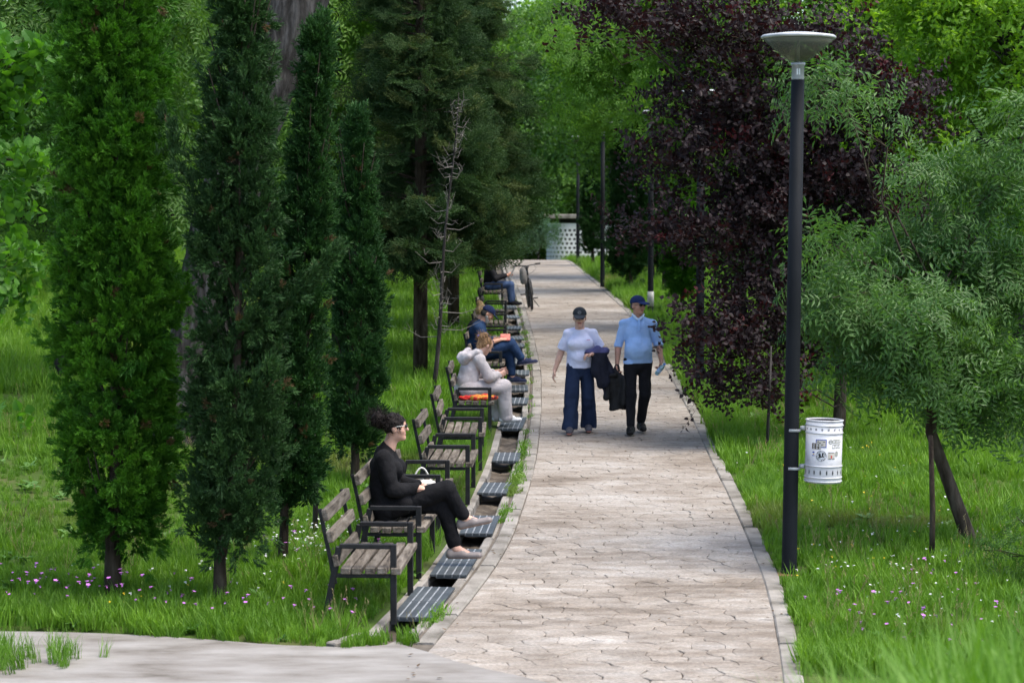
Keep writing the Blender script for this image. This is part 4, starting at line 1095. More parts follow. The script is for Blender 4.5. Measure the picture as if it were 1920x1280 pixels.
def fn(S):
    A = np.array(fr); S.ell(at(0, -.008, .026), (.086, .104, .1), A, .0); S.sub(at(0, .125, -.05), (.12, .085, .105), A); S.sub(at(0, .05, -.085), (.12, .075, .085), A)
    for dx, dy, dz, r_ in ((0, -.14, .07, .062), (.03, -.15, .09, .04), (-.035, -.13, .095, .04), (0, -.175, .05, .042), (-.02, -.12, .03, .045), (.03, -.17, .07, .035), (0, -.13, .115, .034), (-.04, -.16, .06, .034)): S.ell(at(dx, dy, dz), (r_, r_, r_), A, .012)
clothes(o, 'hair', (at(0, 0, 0) - .27, at(0, 0, 0) + .2), .006, hairm, fn, (.006, (42, 42, 42), 81, .8))
curls(o, hairm, [(at(0, -.145, .075), .075), (at(0, -.15, .09), .07), (at(0, -.02, .03), .095)], 420, 5)
shades(o, at, GLASSES, surf('white_frame', [(.7, .68, .64)], 9, .3))
MB().tube([at(-.078, -.01, -.05), at(-.079, -.012, -.062)], .005, 6).build('earring', M['rib'], o)
# pale handbag on the third bench
hbg = empty('handbag', on_bench(2, -.16, .14, .43), R(20)); tag(hbg, 'small white handbag with an arched handle lying on a bench', 'handbag')
whitel = surf('white_leather', [(.55, .53, .5), (.66, .65, .62)], 12, .45, .1)
S = Sdf((-.2, -.16, -.03), (.2, .16, .16), .007); S.cap((-.1, 0, .045), (.1, 0, .045), .05, .05, .02, flat=(0, 0, 1), f=.85); S.ell((0, 0, .075), (.13, .06, .035), None, .02); S.cut((0, 0, .004), (0, 0, -1)); S.folds(.003, (9, 9, 9), 3)
S.build('bag_body', whitel, hbg)
MB().tube([(-.1 + .2 * k / 10, 0, .07 + .15 * math.sin(math.pi * k / 10)) for k in range(11)], .008, 8).build('bag_handle', whitel, hbg, True)
MB().lathe([(.02, .1), (.022, .12), (.015, .14)], 10).build('bag_clasp', M['alu'], hbg, True)

# woman in the pale hooded tracksuit, bent over, half turned away
Jt = dict(pelvis=V3(0, 0, .49), chest=V3(0, -.07, .78), neck=V3(0, -.16, .93), head=V3(.01, -.26, 1.03), shL=V3(-.165, -.10, .87), shR=V3(.165, -.10, .87),
    elL=V3(-.22, -.22, .63), wrL=V3(-.1, -.42, .66), elR=V3(.22, -.25, .64), wrR=V3(.05, -.44, .68),
    hipL=V3(-.095, -.03, .475), knL=V3(-.12, -.46, .50), anL=V3(-.09, -.50, .11), toeL=V3(-.09, -.67, .035), hipR=V3(.09, -.03, .475), knR=V3(.12, -.46, .50), anR=V3(.06, -.46, .11), toeR=V3(.06, -.63, .035))
o, at, fr, bx, sd, ft = person('person', Jt, seat_loc(5, -.3, .66), face_rz(5, R(22)), 'woman in pale hooded tracksuit with her hair pinned up bending forward', SK_F, vox=.009, lookdir=(.15, -.8, -.6))
pale = cloth('pale_pinkish_fleece', (.42, .38, .38), (.54, .5, .50))
def fn(S):
    S.cap(Jt['pelvis'] + V3(0, .01, .02), Jt['chest'], .175, .175, .03, flat=(0, 1, 0), f=.76)
    S.cap(Jt['shL'], Jt['shR'], .078, .078, .05); S.cap(Jt['chest'] + V3(0, -.02, .05), Jt['neck'], .11, .07, .05)
    for q in 'LR': S.chain([Jt['sh' + q], Jt['el' + q], Jt['wr' + q]], [.08, .075, .055], .02)
    S.cut((0, 0, .5), (0, 0, -1)); S.cut(Jt['neck'] + V3(0, -.05, .02), (0, -.8, .6))
clothes(o, 'hooded_top', bx, .009, pale, fn, (.009, (7, 7, 7), 91))
def fn(S):
    S.cap((-.14, .03, .90), (.14, .03, .90), .05, .05, .02); S.cap((-.17, -.08, .95), (-.1, .05, .87), .045, .05, .03); S.cap((.17, -.08, .95), (.1, .05, .87), .045, .05, .03); S.ell((0, .055, .84), (.13, .045, .07), None, .04)
clothes(o, 'hood', (V3(-.3, -.2, .7), V3(.3, .2, 1.1)), .009, pale, fn, (.008, (9, 9, 9), 92))
def fn(S):
    S.cap((-.09, .02, .47), (.09, .02, .47), .125, .125, .03)
    for q in 'LR': S.chain([Jt['hip' + q], Jt['kn' + q], Jt['an' + q] + V3(0, 0, -.01)], [.118, .1, .095], .02)
    S.cut((0, 0, .045), (0, 0, -1))
clothes(o, 'trousers', bx, .009, pale, fn, (.009, (8, 8, 4), 93))
shoe_pair(o, Jt, cloth('white_shoe', (.6, .6, .6)), None, .042)
def fn(S):
    A = np.array(fr); S.ell(at(0, -.02, .02), (.088, .1, .1), A, .0); S.sub(at(0, .12, -.05), (.12, .09, .11), A)
    S.ell(at(0, -.10, .06), (.06, .05, .055), A, .02); S.ell(at(.02, -.09, .1), (.045, .04, .04), A, .02); S.cap(at(0, -.06, -.04), at(0, -.05, -.1), .055, .04, .02)
clothes(o, 'hair', (at(0, 0, 0) - .24, at(0, 0, 0) + .22), .007, surf('auburn_hair', [(.07, .03, .012), (.24, .13, .055), (.4, .25, .12)], 45, .5, .6, 120, space='Object'), fn, (.007, (40, 40, 15), 94))
curls(o, bpy.data.materials['auburn_hair'], [(at(0, -.10, .06), .06), (at(0, -.03, .03), .1)], 260, 6, .07, .006)
MB().box(at(-.05, -.13, .05), (.03, .03, .045), None, .008).build('hair_clip', surf('violet_clip', [(.12, .1, .5), (.3, .28, .7)], 50, .3), o)
# red cloth on the same bench
S = Sdf((-.32, -.2, -.03), (.32, .2, .14), .008)
for x, y_, r_ in ((-.15, 0, .07), (-.02, .03, .08), (.12, -.02, .07), (.2, .03, .05), (-.05, -.07, .06), (.1, .07, .06)): S.ell((x, y_, .025), (r_ * 1.4, r_ * 1.1, .042), None, .03)
S.folds(.014, (12, 12, 12), 35); S.cut((0, 0, .004), (0, 0, -1))
red = S.build('red_cloth', surf('red_yellow_print', [(.45, .012, .012), (.55, .02, .015), (.6, .38, .04), (.5, .015, .012), (.03, .01, .01)], 7, .8, .2, 100, space='Object', lo=.35, hi=.72))
p = on_bench(5, -.15, .2, .425); red.location = p; red.rotation_euler = (0, 0, R(4)); tag(red, 'crumpled red and yellow cloth lying on a bench seat', 'cloth')

# man in navy, cap and grey beard, crossed legs, reading
Jn = dict(pelvis=V3(0, .0, .49), chest=V3(0, -.02, .79), neck=V3(0, -.09, .96), head=V3(0, -.17, 1.09), shL=V3(-.185, -.03, .88), shR=V3(.185, -.03, .88),
    elL=V3(-.24, -.15, .64), wrL=V3(-.1, -.36, .70), elR=V3(.24, -.17, .66), wrR=V3(.08, -.38, .71),
    hipL=V3(-.095, -.03, .475), knL=V3(-.02, -.52, .63), anL=V3(.0, -.70, .39), toeL=V3(.01, -.86, .355), hipR=V3(.1, -.03, .475), knR=V3(.06, -.50, .50), anR=V3(.04, -.54, .12), toeR=V3(.04, -.72, .035))
o, at, fr, bx, sd, ft = person('person', Jn, seat_loc(6, -.38, .45), face_rz(6), 'grey bearded man in navy with cap sitting cross legged and reading', SK_T, vox=.009, lookdir=(.05, -.8, -.55),
    hands={'L': ((.3, -.9, .1), (.5, 0, -1), (.2, .2, 1), .6), 'R': ((-.3, -.9, .1), (-.5, 0, -1), (-.2, .2, 1), .6)})
nav = cloth('navy_knit', (.012, .03, .075), (.018, .042, .10))
def fn(S):
    S.cap(Jn['pelvis'], Jn['chest'], .178, .178, .03, flat=(0, 1, 0), f=.8); S.cap(Jn['shL'], Jn['shR'], .078, .078, .05); S.cap(Jn['chest'] + V3(0, -.02, .05), Jn['neck'], .11, .068, .05)
    for q in 'LR': S.chain([Jn['sh' + q], Jn['el' + q], Jn['el' + q] + (Jn['wr' + q] - Jn['el' + q]) * .3], [.08, .068, .06], .02)
    S.cut((0, 0, .45), (0, 0, -1)); S.cut(Jn['neck'] + V3(0, -.03, .015), (0, -.6, .8))
clothes(o, 'shirt', bx, .009, nav, fn, (.007, (6, 6, 6), 95))
def fn(S):
    S.cap((-.09, .02, .47), (.09, .02, .47), .12, .12, .03)
    for q in 'LR': S.chain([Jn['hip' + q], Jn['kn' + q], Jn['an' + q] + (Jn['kn' + q] - Jn['an' + q]) * .16], [.112, .09, .066], .02)
clothes(o, 'track_trousers', bx, .009, cloth('navy_track', (.012, .028, .07)), fn, (.007, (7, 7, 5), 96))
shoe_pair(o, Jn, cloth('navy_trainer', (.015, .02, .045)), cloth('pale_sole', (.42, .36, .36)), .045, up={'L': (.02, -1, .15)})
cap_hat(o, at, fr, cloth('navy_cap_dark', (.008, .014, .045)))
def fn(S):
    A = np.array(fr); S.ell(at(0, .045, -.085), (.055, .05, .055), A, .02); S.cap(at(-.06, .01, -.04), at(0, .06, -.11), .026, .03, .02); S.cap(at(.06, .01, -.04), at(0, .06, -.11), .026, .03, .02)
clothes(o, 'beard', (at(0, 0, 0) - .2, at(0, 0, 0) + .2), .007, surf('grey_beard', [(.25, .23, .21), (.45, .43, .41)], 60, .9, .5, space='Object'), fn, (.004, (50, 50, 50), 97))
def fn(S): S.ell(at(0, -.03, -.01), (.081, .075, .07), np.array(fr), .0); S.sub(at(0, .07, -.02), (.1, .075, .1), np.array(fr)); S.cut(at(0, 0, .03), fr[2])
clothes(o, 'hair', (at(0, 0, 0) - .16, at(0, 0, 0) + .16), .007, cloth('dark_grey_hair', (.03, .028, .026)), fn)
bk = MB(); bk.box((0, 0, 0), (.2, .15, .012), None, .003); bo = bk.build('book', surf('red_cover', [(.35, .05, .05), (.45, .2, .15)], 20, .6))
bp_ = seat_loc(6, -.38 + .44, .45); bo.location = (bp_[0], bp_[1] - .02, bp_[2] + .735); bo.rotation_euler = (0, R(-25), R(90)); tag(bo, 'red covered book held by the bearded man in navy', 'book')

# person with pinned blond hair beside him, mostly hidden
Jh = {k: v.copy() for k, v in Jn.items()}
Jh.update(head=V3(0, -.12, 1.08), neck=V3(0, -.07, .95), anL=V3(-.06, -.5, .11), toeL=V3(-.06, -.67, .035), knL=V3(-.08, -.48, .5), wrL=V3(-.1, -.36, .6), wrR=V3(.08, -.38, .6))
def plain_sitter(J_, loc, rz, label, skin, top, bot, shoe, look, topname='jacket'):
    o, at, fr, bx, sd, ft = person('person', J_, loc, rz, label, skin, vox=.011, lookdir=look)
    def f1(S):
        S.cap(J_['pelvis'], J_['chest'], .17, .17, .03, flat=(0, 1, 0), f=.8); S.cap(J_['shL'], J_['shR'], .075, .075, .05); S.cap(J_['chest'] + V3(0, -.02, .05), J_['neck'], .1, .066, .05)
        for q in 'LR': S.chain([J_['sh' + q], J_['el' + q], J_['el' + q] + (J_['wr' + q] - J_['el' + q]) * .9], [.077, .068, .052], .02)
        S.cut((0, 0, .45), (0, 0, -1)); S.cut(J_['neck'] + V3(0, -.03, .015), (0, -.6, .8))
    clothes(o, topname, bx, .011, top, f1, (.007, (6, 6, 6), 98))
    def f2(S):
        S.cap((-.09, .02, .47), (.09, .02, .47), .118, .118, .03)
        for q in 'LR': S.chain([J_['hip' + q], J_['kn' + q], J_['an' + q] + V3(0, 0, .03)], [.11, .085, .07], .02)
    clothes(o, 'trousers', bx, .011, bot, f2, (.007, (7, 7, 5), 99))
    shoe_pair(o, J_, shoe, None, .045)
    return o, at, fr
o, at, fr = plain_sitter(Jh, seat_loc(6, -.43, .96), face_rz(6), 'person with pinned up blond hair sitting beyond the bearded man', SK_F, cloth('dark_grey_top', (.02, .02, .024)), cloth('black_jeans', (.01, .01, .012)), cloth('black_shoes', (.01, .01, .01)), (.1, -.9, -.35))
def fn(S):
    A = np.array(fr); S.ell(at(0, -.02, .02), (.088, .1, .1), A, .0); S.sub(at(0, .12, -.05), (.12, .09, .11), A); S.ell(at(0, -.08, .11), (.055, .055, .05), A, .02)
clothes(o, 'hair', (at(0, 0, 0) - .24, at(0, 0, 0) + .24), .008, surf('blond_hair', [(.18, .1, .04), (.4, .27, .12)], 45, .5, .6, 120, space='Object'), fn, (.006, (40, 40, 15), 104))
# far person in jeans with a newspaper
Jf = {k: v.copy() for k, v in Jn.items()}
Jf.update(anL=V3(-.08, -.5, .11), toeL=V3(-.08, -.67, .035), knL=V3(-.09, -.48, .5), wrL=V3(-.14, -.4, .72), wrR=V3(.14, -.42, .72), head=V3(0, -.2, 1.07))
o, at, fr = plain_sitter(Jf, seat_loc(10, -.30, .5), face_rz(10), 'person in dark jacket and blue jeans sitting near the bicycle', SK_T, cloth('black_jacket', (.01, .01, .012)), cloth('blue_denim', (.035, .06, .13), (.06, .1, .2)), cloth('dark_boots', (.008, .008, .01)), (.05, -.75, -.6))
cap_hat(o, at, fr, cloth('black_cap', (.01, .01, .012)))
V = []; Fc = []
for i in range(7):
    x = -.2 + .4 * i / 6; bend = .03 * math.cos(x * 9)
    for z in (0, .14, .28): V.append((x, -bend - z * .5, z))
for i in range(6):
    for k in range(2): Fc.append((3 * i + k, 3 * i + 3 + k, 3 * i + 4 + k, 3 * i + 1 + k))
nb = MB().add(V, Fc).build('newspaper', surf('newsprint', [(.3, .3, .3), (.6, .6, .58)], 60, .9), None)
q = seat_loc(10, -.30 + .46, .5); nb.location = (q[0], q[1], q[2] + .66); nb.rotation_euler = (0, 0, R(90)); tag(nb, 'open pale newspaper held by the person in jeans', 'newspaper')
sm = nb.modifiers.new('thick', 'SOLIDIFY'); sm.thickness = .003
# ================================================================ vegetation: sprig meshes scattered over crown points
def proto_obj(name, V, Fc):
    me = mesh(name, V, Fc); return bpy.data.objects.new(name, me)     # never linked: only its mesh is used
def add_leaf(V, Fc, base, d, nrm, L, W, cup=.12, bend=.15, simple=False):
    d = unit(d); s_ = unit(np.cross(d, nrm)); n = np.cross(s_, d); k = len(V)
    if simple:
        V += [base, base + d * L * .45 + s_ * W * .5 + n * cup * W, base + d * L - n * bend * L, base + d * L * .45 - s_ * W * .5 + n * cup * W]
        Fc += [(k, k + 1, k + 2), (k, k + 2, k + 3)]; return
    m1 = base + d * L * .33; m2 = base + d * L * .7 - n * bend * L * .4
    V += [base, m1 + s_ * W * .5 + n * cup * W, m2 + s_ * W * .36 + n * cup * W * .8, base + d * L - n * bend * L, m2 - s_ * W * .36 + n * cup * W * .8, m1 - s_ * W * .5 + n * cup * W, m1, m2]
    Fc += [(k, k + 1, k + 6), (k + 1, k + 2, k + 7, k + 6), (k + 2, k + 3, k + 7), (k, k + 6, k + 5), (k + 6, k + 7, k + 4, k + 5), (k + 7, k + 3, k + 4)]
def add_stick(V, Fc, a, b, r):
    d = unit(b - a); s_ = unit(np.cross(d, (.3, .5, .8))); t = np.cross(d, s_); k = len(V)
    for p, q in ((a, 1), (b, .4)):
        for an in (0, 2.09, 4.19): V.append(p + (s_ * math.cos(an) + t * math.sin(an)) * r * q)
    Fc += [(k, k + 1, k + 4, k + 3), (k + 1, k + 2, k + 5, k + 4), (k + 2, k, k + 3, k + 5)]
Z = V3(0, 0, 1)
def rdir(r, up=0.0): return unit(r.normal(size=3) + V3(0, 0, up))
def twig_leafy(seed, n, ln, L, W, simple=False, droop=.2, spread=.9):
    r = np.random.default_rng(seed); V, Fc = [], []
    add_stick(V, Fc, V3(0, 0, -.03), V3(0, 0, ln), .003)
    for i in range(n):
        z = ln * (i + .5) / n; a = i * 2.4 + r.uniform(-.4, .4)
        d = V3(math.cos(a) * spread, math.sin(a) * spread, .55 + r.uniform(-.3, .3) - droop)
        add_leaf(V, Fc, V3(math.cos(a) * .012, math.sin(a) * .012, z), d, rdir(r, 1.2), L * r.uniform(.75, 1.2), W * r.uniform(.8, 1.15), r.uniform(.02, .2), r.uniform(0, .3), simple)
    return V, Fc
def clump_leafy(seed, n, rad, L, W):
    """loose spray of leaves on a few short twigs, for crowns farther off"""
    r = np.random.default_rng(seed); V, Fc = [], []
    for t in range(6):
        d = rdir(r, .5); add_stick(V, Fc, V3(0, 0, 0), d * rad, .004)
        for i in range(n // 6):
            q = d * rad * r.uniform(.25, 1.05) + r.normal(size=3) * rad * .12
            add_leaf(V, Fc, q, unit(d + r.normal(size=3) * .8 + V3(0, 0, -.25)), rdir(r, 1.3), L * r.uniform(.7, 1.25), W * r.uniform(.8, 1.2), .1, r.uniform(0, .3), True)
    return V, Fc
def pinnate(seed, nl, pairs, ln, L, W):
    r = np.random.default_rng(seed); V, Fc = [], []
    for k in range(nl):
        a = k * 2 * math.pi / nl + r.uniform(-.4, .4); d = unit(V3(math.cos(a), math.sin(a), r.uniform(.15, .8))); side = unit(np.cross(d, Z)); up = np.cross(side, d)
        p = V3(0, 0, 0); pts = [p]
        for i in range(pairs + 1):
            d = unit(d + V3(0, 0, -.09)); p = p + d * ln / (pairs + 1); pts.append(p)
            for q in (-1, 1):
                if i < pairs and i > 0: add_leaf(V, Fc, p, side * q + d * .55 + V3(0, 0, -.12), up + rdir(r) * .25, L * r.uniform(.8, 1.15), W, .08, .12, True)
        add_leaf(V, Fc, p, d, up, L, W, .08, .12, True)
        for u_, w_ in zip(pts[::2], pts[2::2]): add_stick(V, Fc, u_, w_, .0022)
    return V, Fc
def cypress_spray(seed, n=16, ln=.13, fan=.55, lw=.016):
    r = np.random.default_rng(seed); V, Fc = [], []
    for i in range(n):
        t = r.uniform(0, .6); a = r.uniform(0, 6.28); el = r.uniform(.15, fan)
        d = unit(V3(math.cos(a) * el, math.sin(a) * el, 1)); b = V3(math.cos(a), math.sin(a), 0) * .01 + V3(0, 0, t * ln)
        L = ln * r.uniform(.35, .6)
        add_leaf(V, Fc, b, d, rdir(r), L, lw * r.uniform(.7, 1.2), .25, -.1, True)
        for q in (-1, 1):
            sd_ = unit(np.cross(d, rdir(r))); add_leaf(V, Fc, b + d * L * .35, d + sd_ * .8 * q, rdir(r), L * .5, lw * .7, .2, -.1, True)
    return V, Fc
def conifer_spray(seed, ln=.5, n=11):
    r = np.random.default_rng(seed); V, Fc = [], []
    add_stick(V, Fc, V3(0, 0, 0), V3(0, 0, ln), .005)
    for i in range(n):
        z = ln * (.1 + .9 * i / n)
        for q in (-1, 1):
            d = unit(V3(q * r.uniform(.6, 1), r.uniform(-.35, .2), .75)); L = (ln - z) * .5 + .07
            b = V3(0, 0, z)
            m = max(2, int(L / .045))
            for k in range(m):
                p = b + d * L * (k + .3) / m
                for w in (-1, 1): add_leaf(V, Fc, p, d + V3(-d[2], 0, d[0]) * w * .8 + rdir(r) * .3, rdir(r, .8), .062 * r.uniform(.8, 1.2), .014, .1, .1, True)
    return V, Fc
def grass_tuft(seed, n=26, h=.2, rad=.07, w=.0045, lean=.45):
    r = np.random.default_rng(seed); V, Fc = [], []
    for i in range(n):
        a = r.uniform(0, 6.28); q = rad * math.sqrt(r.uniform(0, 1)); b = V3(q * math.cos(a), q * math.sin(a), -.01)
        a2 = r.uniform(0, 6.28); le = r.uniform(.05, lean); hh = h * r.uniform(.45, 1.1); o_ = V3(math.cos(a2), math.sin(a2), 0); s_ = V3(-math.sin(a2), math.cos(a2), 0)
        ww = w * r.uniform(.7, 1.4); k = len(V)
        m = b + o_ * hh * le * .35 + Z * hh * .55; t = b + o_ * hh * le * 1.3 + Z * hh
        V += [b - s_ * ww, b + s_ * ww, m + s_ * ww * .8, m - s_ * ww * .8, t]; Fc += [(k, k + 1, k + 2, k + 3), (k + 3, k + 2, k + 4)]
    return V, Fc
def protos_of(fn, n, *a, **k): return [proto_obj(fn.__name__, *fn(100 + i, *a, **k)) for i in range(n)]
PR = dict(cyp=protos_of(cypress_spray, 5, 26, .115, .7, .010), cypfine=protos_of(cypress_spray, 4, 20, .12, .7, .011), con=protos_of(conifer_spray, 4),
    plum=protos_of(twig_leafy, 5, 10, .26, .078, .05), plumd=protos_of(twig_leafy, 4, 12, .32, .078, .05, droop=1.1),
    ash=protos_of(pinnate, 5, 4, 5, .27, .066, .021), linden=protos_of(twig_leafy, 4, 8, .26, .13, .115, droop=.7),
    broad=protos_of(clump_leafy, 5, 48, .34, .10, .06), far=protos_of(clump_leafy, 4, 60, .75, .2, .13), pin=protos_of(pinnate, 4, 7, 5, .45, .11, .04),
    shrub=protos_of(clump_leafy, 4, 60, .2, .06, .035),
    grass=protos_of(grass_tuft, 6), tall=protos_of(grass_tuft, 4, 22, .42, .1, .006, .5), short=protos_of(grass_tuft, 4, 30, .1, .1, .005, .7))
_trees = {}
def scatter_tree(key, mat):
    kk = (key, mat.name)
    if kk in _trees: return _trees[kk]
    ng = bpy.data.node_groups.new('scatter_' + key, 'GeometryNodeTree')
    ng.interface.new_socket('Geometry', in_out='INPUT', socket_type='NodeSocketGeometry'); ng.interface.new_socket('Geometry', in_out='OUTPUT', socket_type='NodeSocketGeometry')
    N, Lk = ng.nodes, ng.links
    gi, go = N.new('NodeGroupInput'), N.new('NodeGroupOutput')
    jn = N.new('GeometryNodeJoinGeometry')
    for ob in PR[key]:
        oi = N.new('GeometryNodeObjectInfo'); oi.inputs['Object'].default_value = ob; oi.inputs['As Instance'].default_value = False
        g2 = N.new('GeometryNodeGeometryToInstance'); Lk.new(oi.outputs['Geometry'], g2.inputs[0]); Lk.new(g2.outputs[0], jn.inputs[0])
    ip = N.new('GeometryNodeInstanceOnPoints'); ip.inputs['Pick Instance'].default_value = True
    Lk.new(gi.outputs[0], ip.inputs['Points']); Lk.new(jn.outputs[0], ip.inputs['Instance'])
    for nm, tp, so in (('rot', 'FLOAT_VECTOR', 'Rotation'), ('scl', 'FLOAT', 'Scale'), ('pick', 'INT', 'Instance Index')):
        na = N.new('GeometryNodeInputNamedAttribute'); na.data_type = tp; na.inputs['Name'].default_value = nm
        src = na.outputs[0]
        if nm == 'rot':
            e = N.new('FunctionNodeEulerToRotation'); Lk.new(src, e.inputs[0]); src = e.outputs[0]
        Lk.new(src, ip.inputs[so])
    sm_ = N.new('GeometryNodeSetMaterial'); sm_.inputs['Material'].default_value = mat
    Lk.new(ip.outputs[0], sm_.inputs[0]); Lk.new(sm_.outputs[0], go.inputs[0])
    _trees[kk] = ng; return ng
def eulers(dirs, spin):
    """xyz eulers that take +z to dirs, after a spin about z"""
    d = dirs / np.linalg.norm(dirs, axis=1, keepdims=True)
    th = np.arccos(np.clip(d[:, 2], -1, 1)); ph = np.arctan2(d[:, 1], d[:, 0])
    ca, sa, cb, sb, cs_, ss = np.cos(ph), np.sin(ph), np.cos(th), np.sin(th), np.cos(spin), np.sin(spin)
    # R = Rz(ph) Ry(th) Rz(spin)
    r00 = ca * cb * cs_ - sa * ss; r10 = sa * cb * cs_ + ca * ss; r20 = -sb * cs_
    r21 = sb * ss; r22 = cb
    return np.stack([np.arctan2(r21, r22), -np.arcsin(np.clip(r20, -1, 1)), np.arctan2(r10, r00)], 1)
def scatter(name, key, mat, pts, dirs, scl, parent=None, seed=0):
    r = np.random.default_rng(seed + 1); pts = np.asarray(pts, float); n = len(pts)
    me = bpy.data.meshes.new(name); me.vertices.add(n); me.vertices.foreach_set('co', pts.ravel())
    a = me.attributes.new('rot', 'FLOAT_VECTOR', 'POINT'); a.data.foreach_set('vector', eulers(np.asarray(dirs, float), r.uniform(0, 6.28, n)).astype(np.float32).ravel())
    a = me.attributes.new('scl', 'FLOAT', 'POINT'); a.data.foreach_set('value', np.broadcast_to(np.asarray(scl, np.float32), (n,)).astype(np.float32))
    a = me.attributes.new('pick', 'INT', 'POINT'); a.data.foreach_set('value', r.integers(0, len(PR[key]), n).astype(np.int32))
    me.materials.append(mat)
    o = link(name, me, parent); md = o.modifiers.new('scatter', 'NODES'); md.node_group = scatter_tree(key, mat)
    tag(o, kind='stuff'); return o
def randdirs(r, n, up=0.0):
    d = r.normal(size=(n, 3)); d[:, 2] += up; return d / np.linalg.norm(d, axis=1, keepdims=True)

G = {}
G['cyp1'] = leafmat('cypress_fresh_green', (.02, .085, .007), (.075, .205, .014), .24, (1.2, 1.5, .5), .6, .2, 2.2, rare=(.10, .065, .03), rare_p=.012)
G['cyp2'] = leafmat('cypress_blue_green', (.014, .042, .011), (.038, .09, .024), .15, (1.1, 1.3, .8), .6, .2, 2.2, rare=(.10, .065, .03), rare_p=.012)
G['cyp3'] = leafmat('cypress_deep_green', (.012, .045, .012), (.032, .09, .02), .15, (1.2, 1.4, .6), .6, .2, 2.2, rare=(.10, .065, .03), rare_p=.012)
G['con'] = leafmat('conifer_dark_green', (.016, .046, .014), (.046, .09, .026), .25, (1.2, 1.3, .6), .65, .2, 1.2, rare=(.07, .10, .03), rare_p=.15)
G['plum'] = leafmat('purple_leaf', (.010, .0065, .0075), (.025, .0145, .0165), .14, (3.0, .7, .7), .6, .22, 1.5, rare=(.05, .008, .010), rare_p=.03)
G['ash'] = leafmat('ash_leaf', (.03, .092, .02), (.105, .21, .048), .4, (1.4, 1.5, .6), .5, .4, 1.2)
G['linden'] = leafmat('linden_leaf', (.045, .14, .016), (.1, .25, .03), .45, (1.5, 1.6, .5), .5, .35, 2)
G['lime'] = leafmat('lime_leaf', (.12, .27, .018), (.22, .39, .035), .5, (1.4, 1.4, .5), .5, .35, .8)
G['mid'] = leafmat('mid_green_leaf', (.05, .13, .022), (.11, .22, .04), .42, (1.5, 1.6, .6), .5, .35, .5)
G['deep'] = leafmat('deep_green_leaf', (.028, .085, .018), (.07, .15, .032), .36, (1.4, 1.5, .6), .5, .3, .5)
G['fresh'] = leafmat('fresh_green_leaf', (.09, .21, .03), (.17, .32, .05), .5, (1.5, 1.5, .6), .5, .35, .5)
G['silver'] = leafmat('silvery_leaf', (.15, .26, .13), (.26, .38, .22), .4, (1.2, 1.3, .8), .5, .4, .5)

def limb_tube(b, pts, r0, r1, n=7): b.tube(pts, [r0 + (r1 - r0) * i / (len(pts) - 1) for i in range(len(pts))], n)
def wob(r, a, c, n, amp):
    a, c = np.asarray(a, float), np.asarray(c, float); L = np.linalg.norm(c - a)
    return [a + (c - a) * t + (r.normal(size=3) * amp * L * math.sin(math.pi * t) if 0 < t < 1 else 0) for t in np.linspace(0, 1, n)]
def lawn_base(x, y): return V3(x, y, float(lawn_z(x, y)))

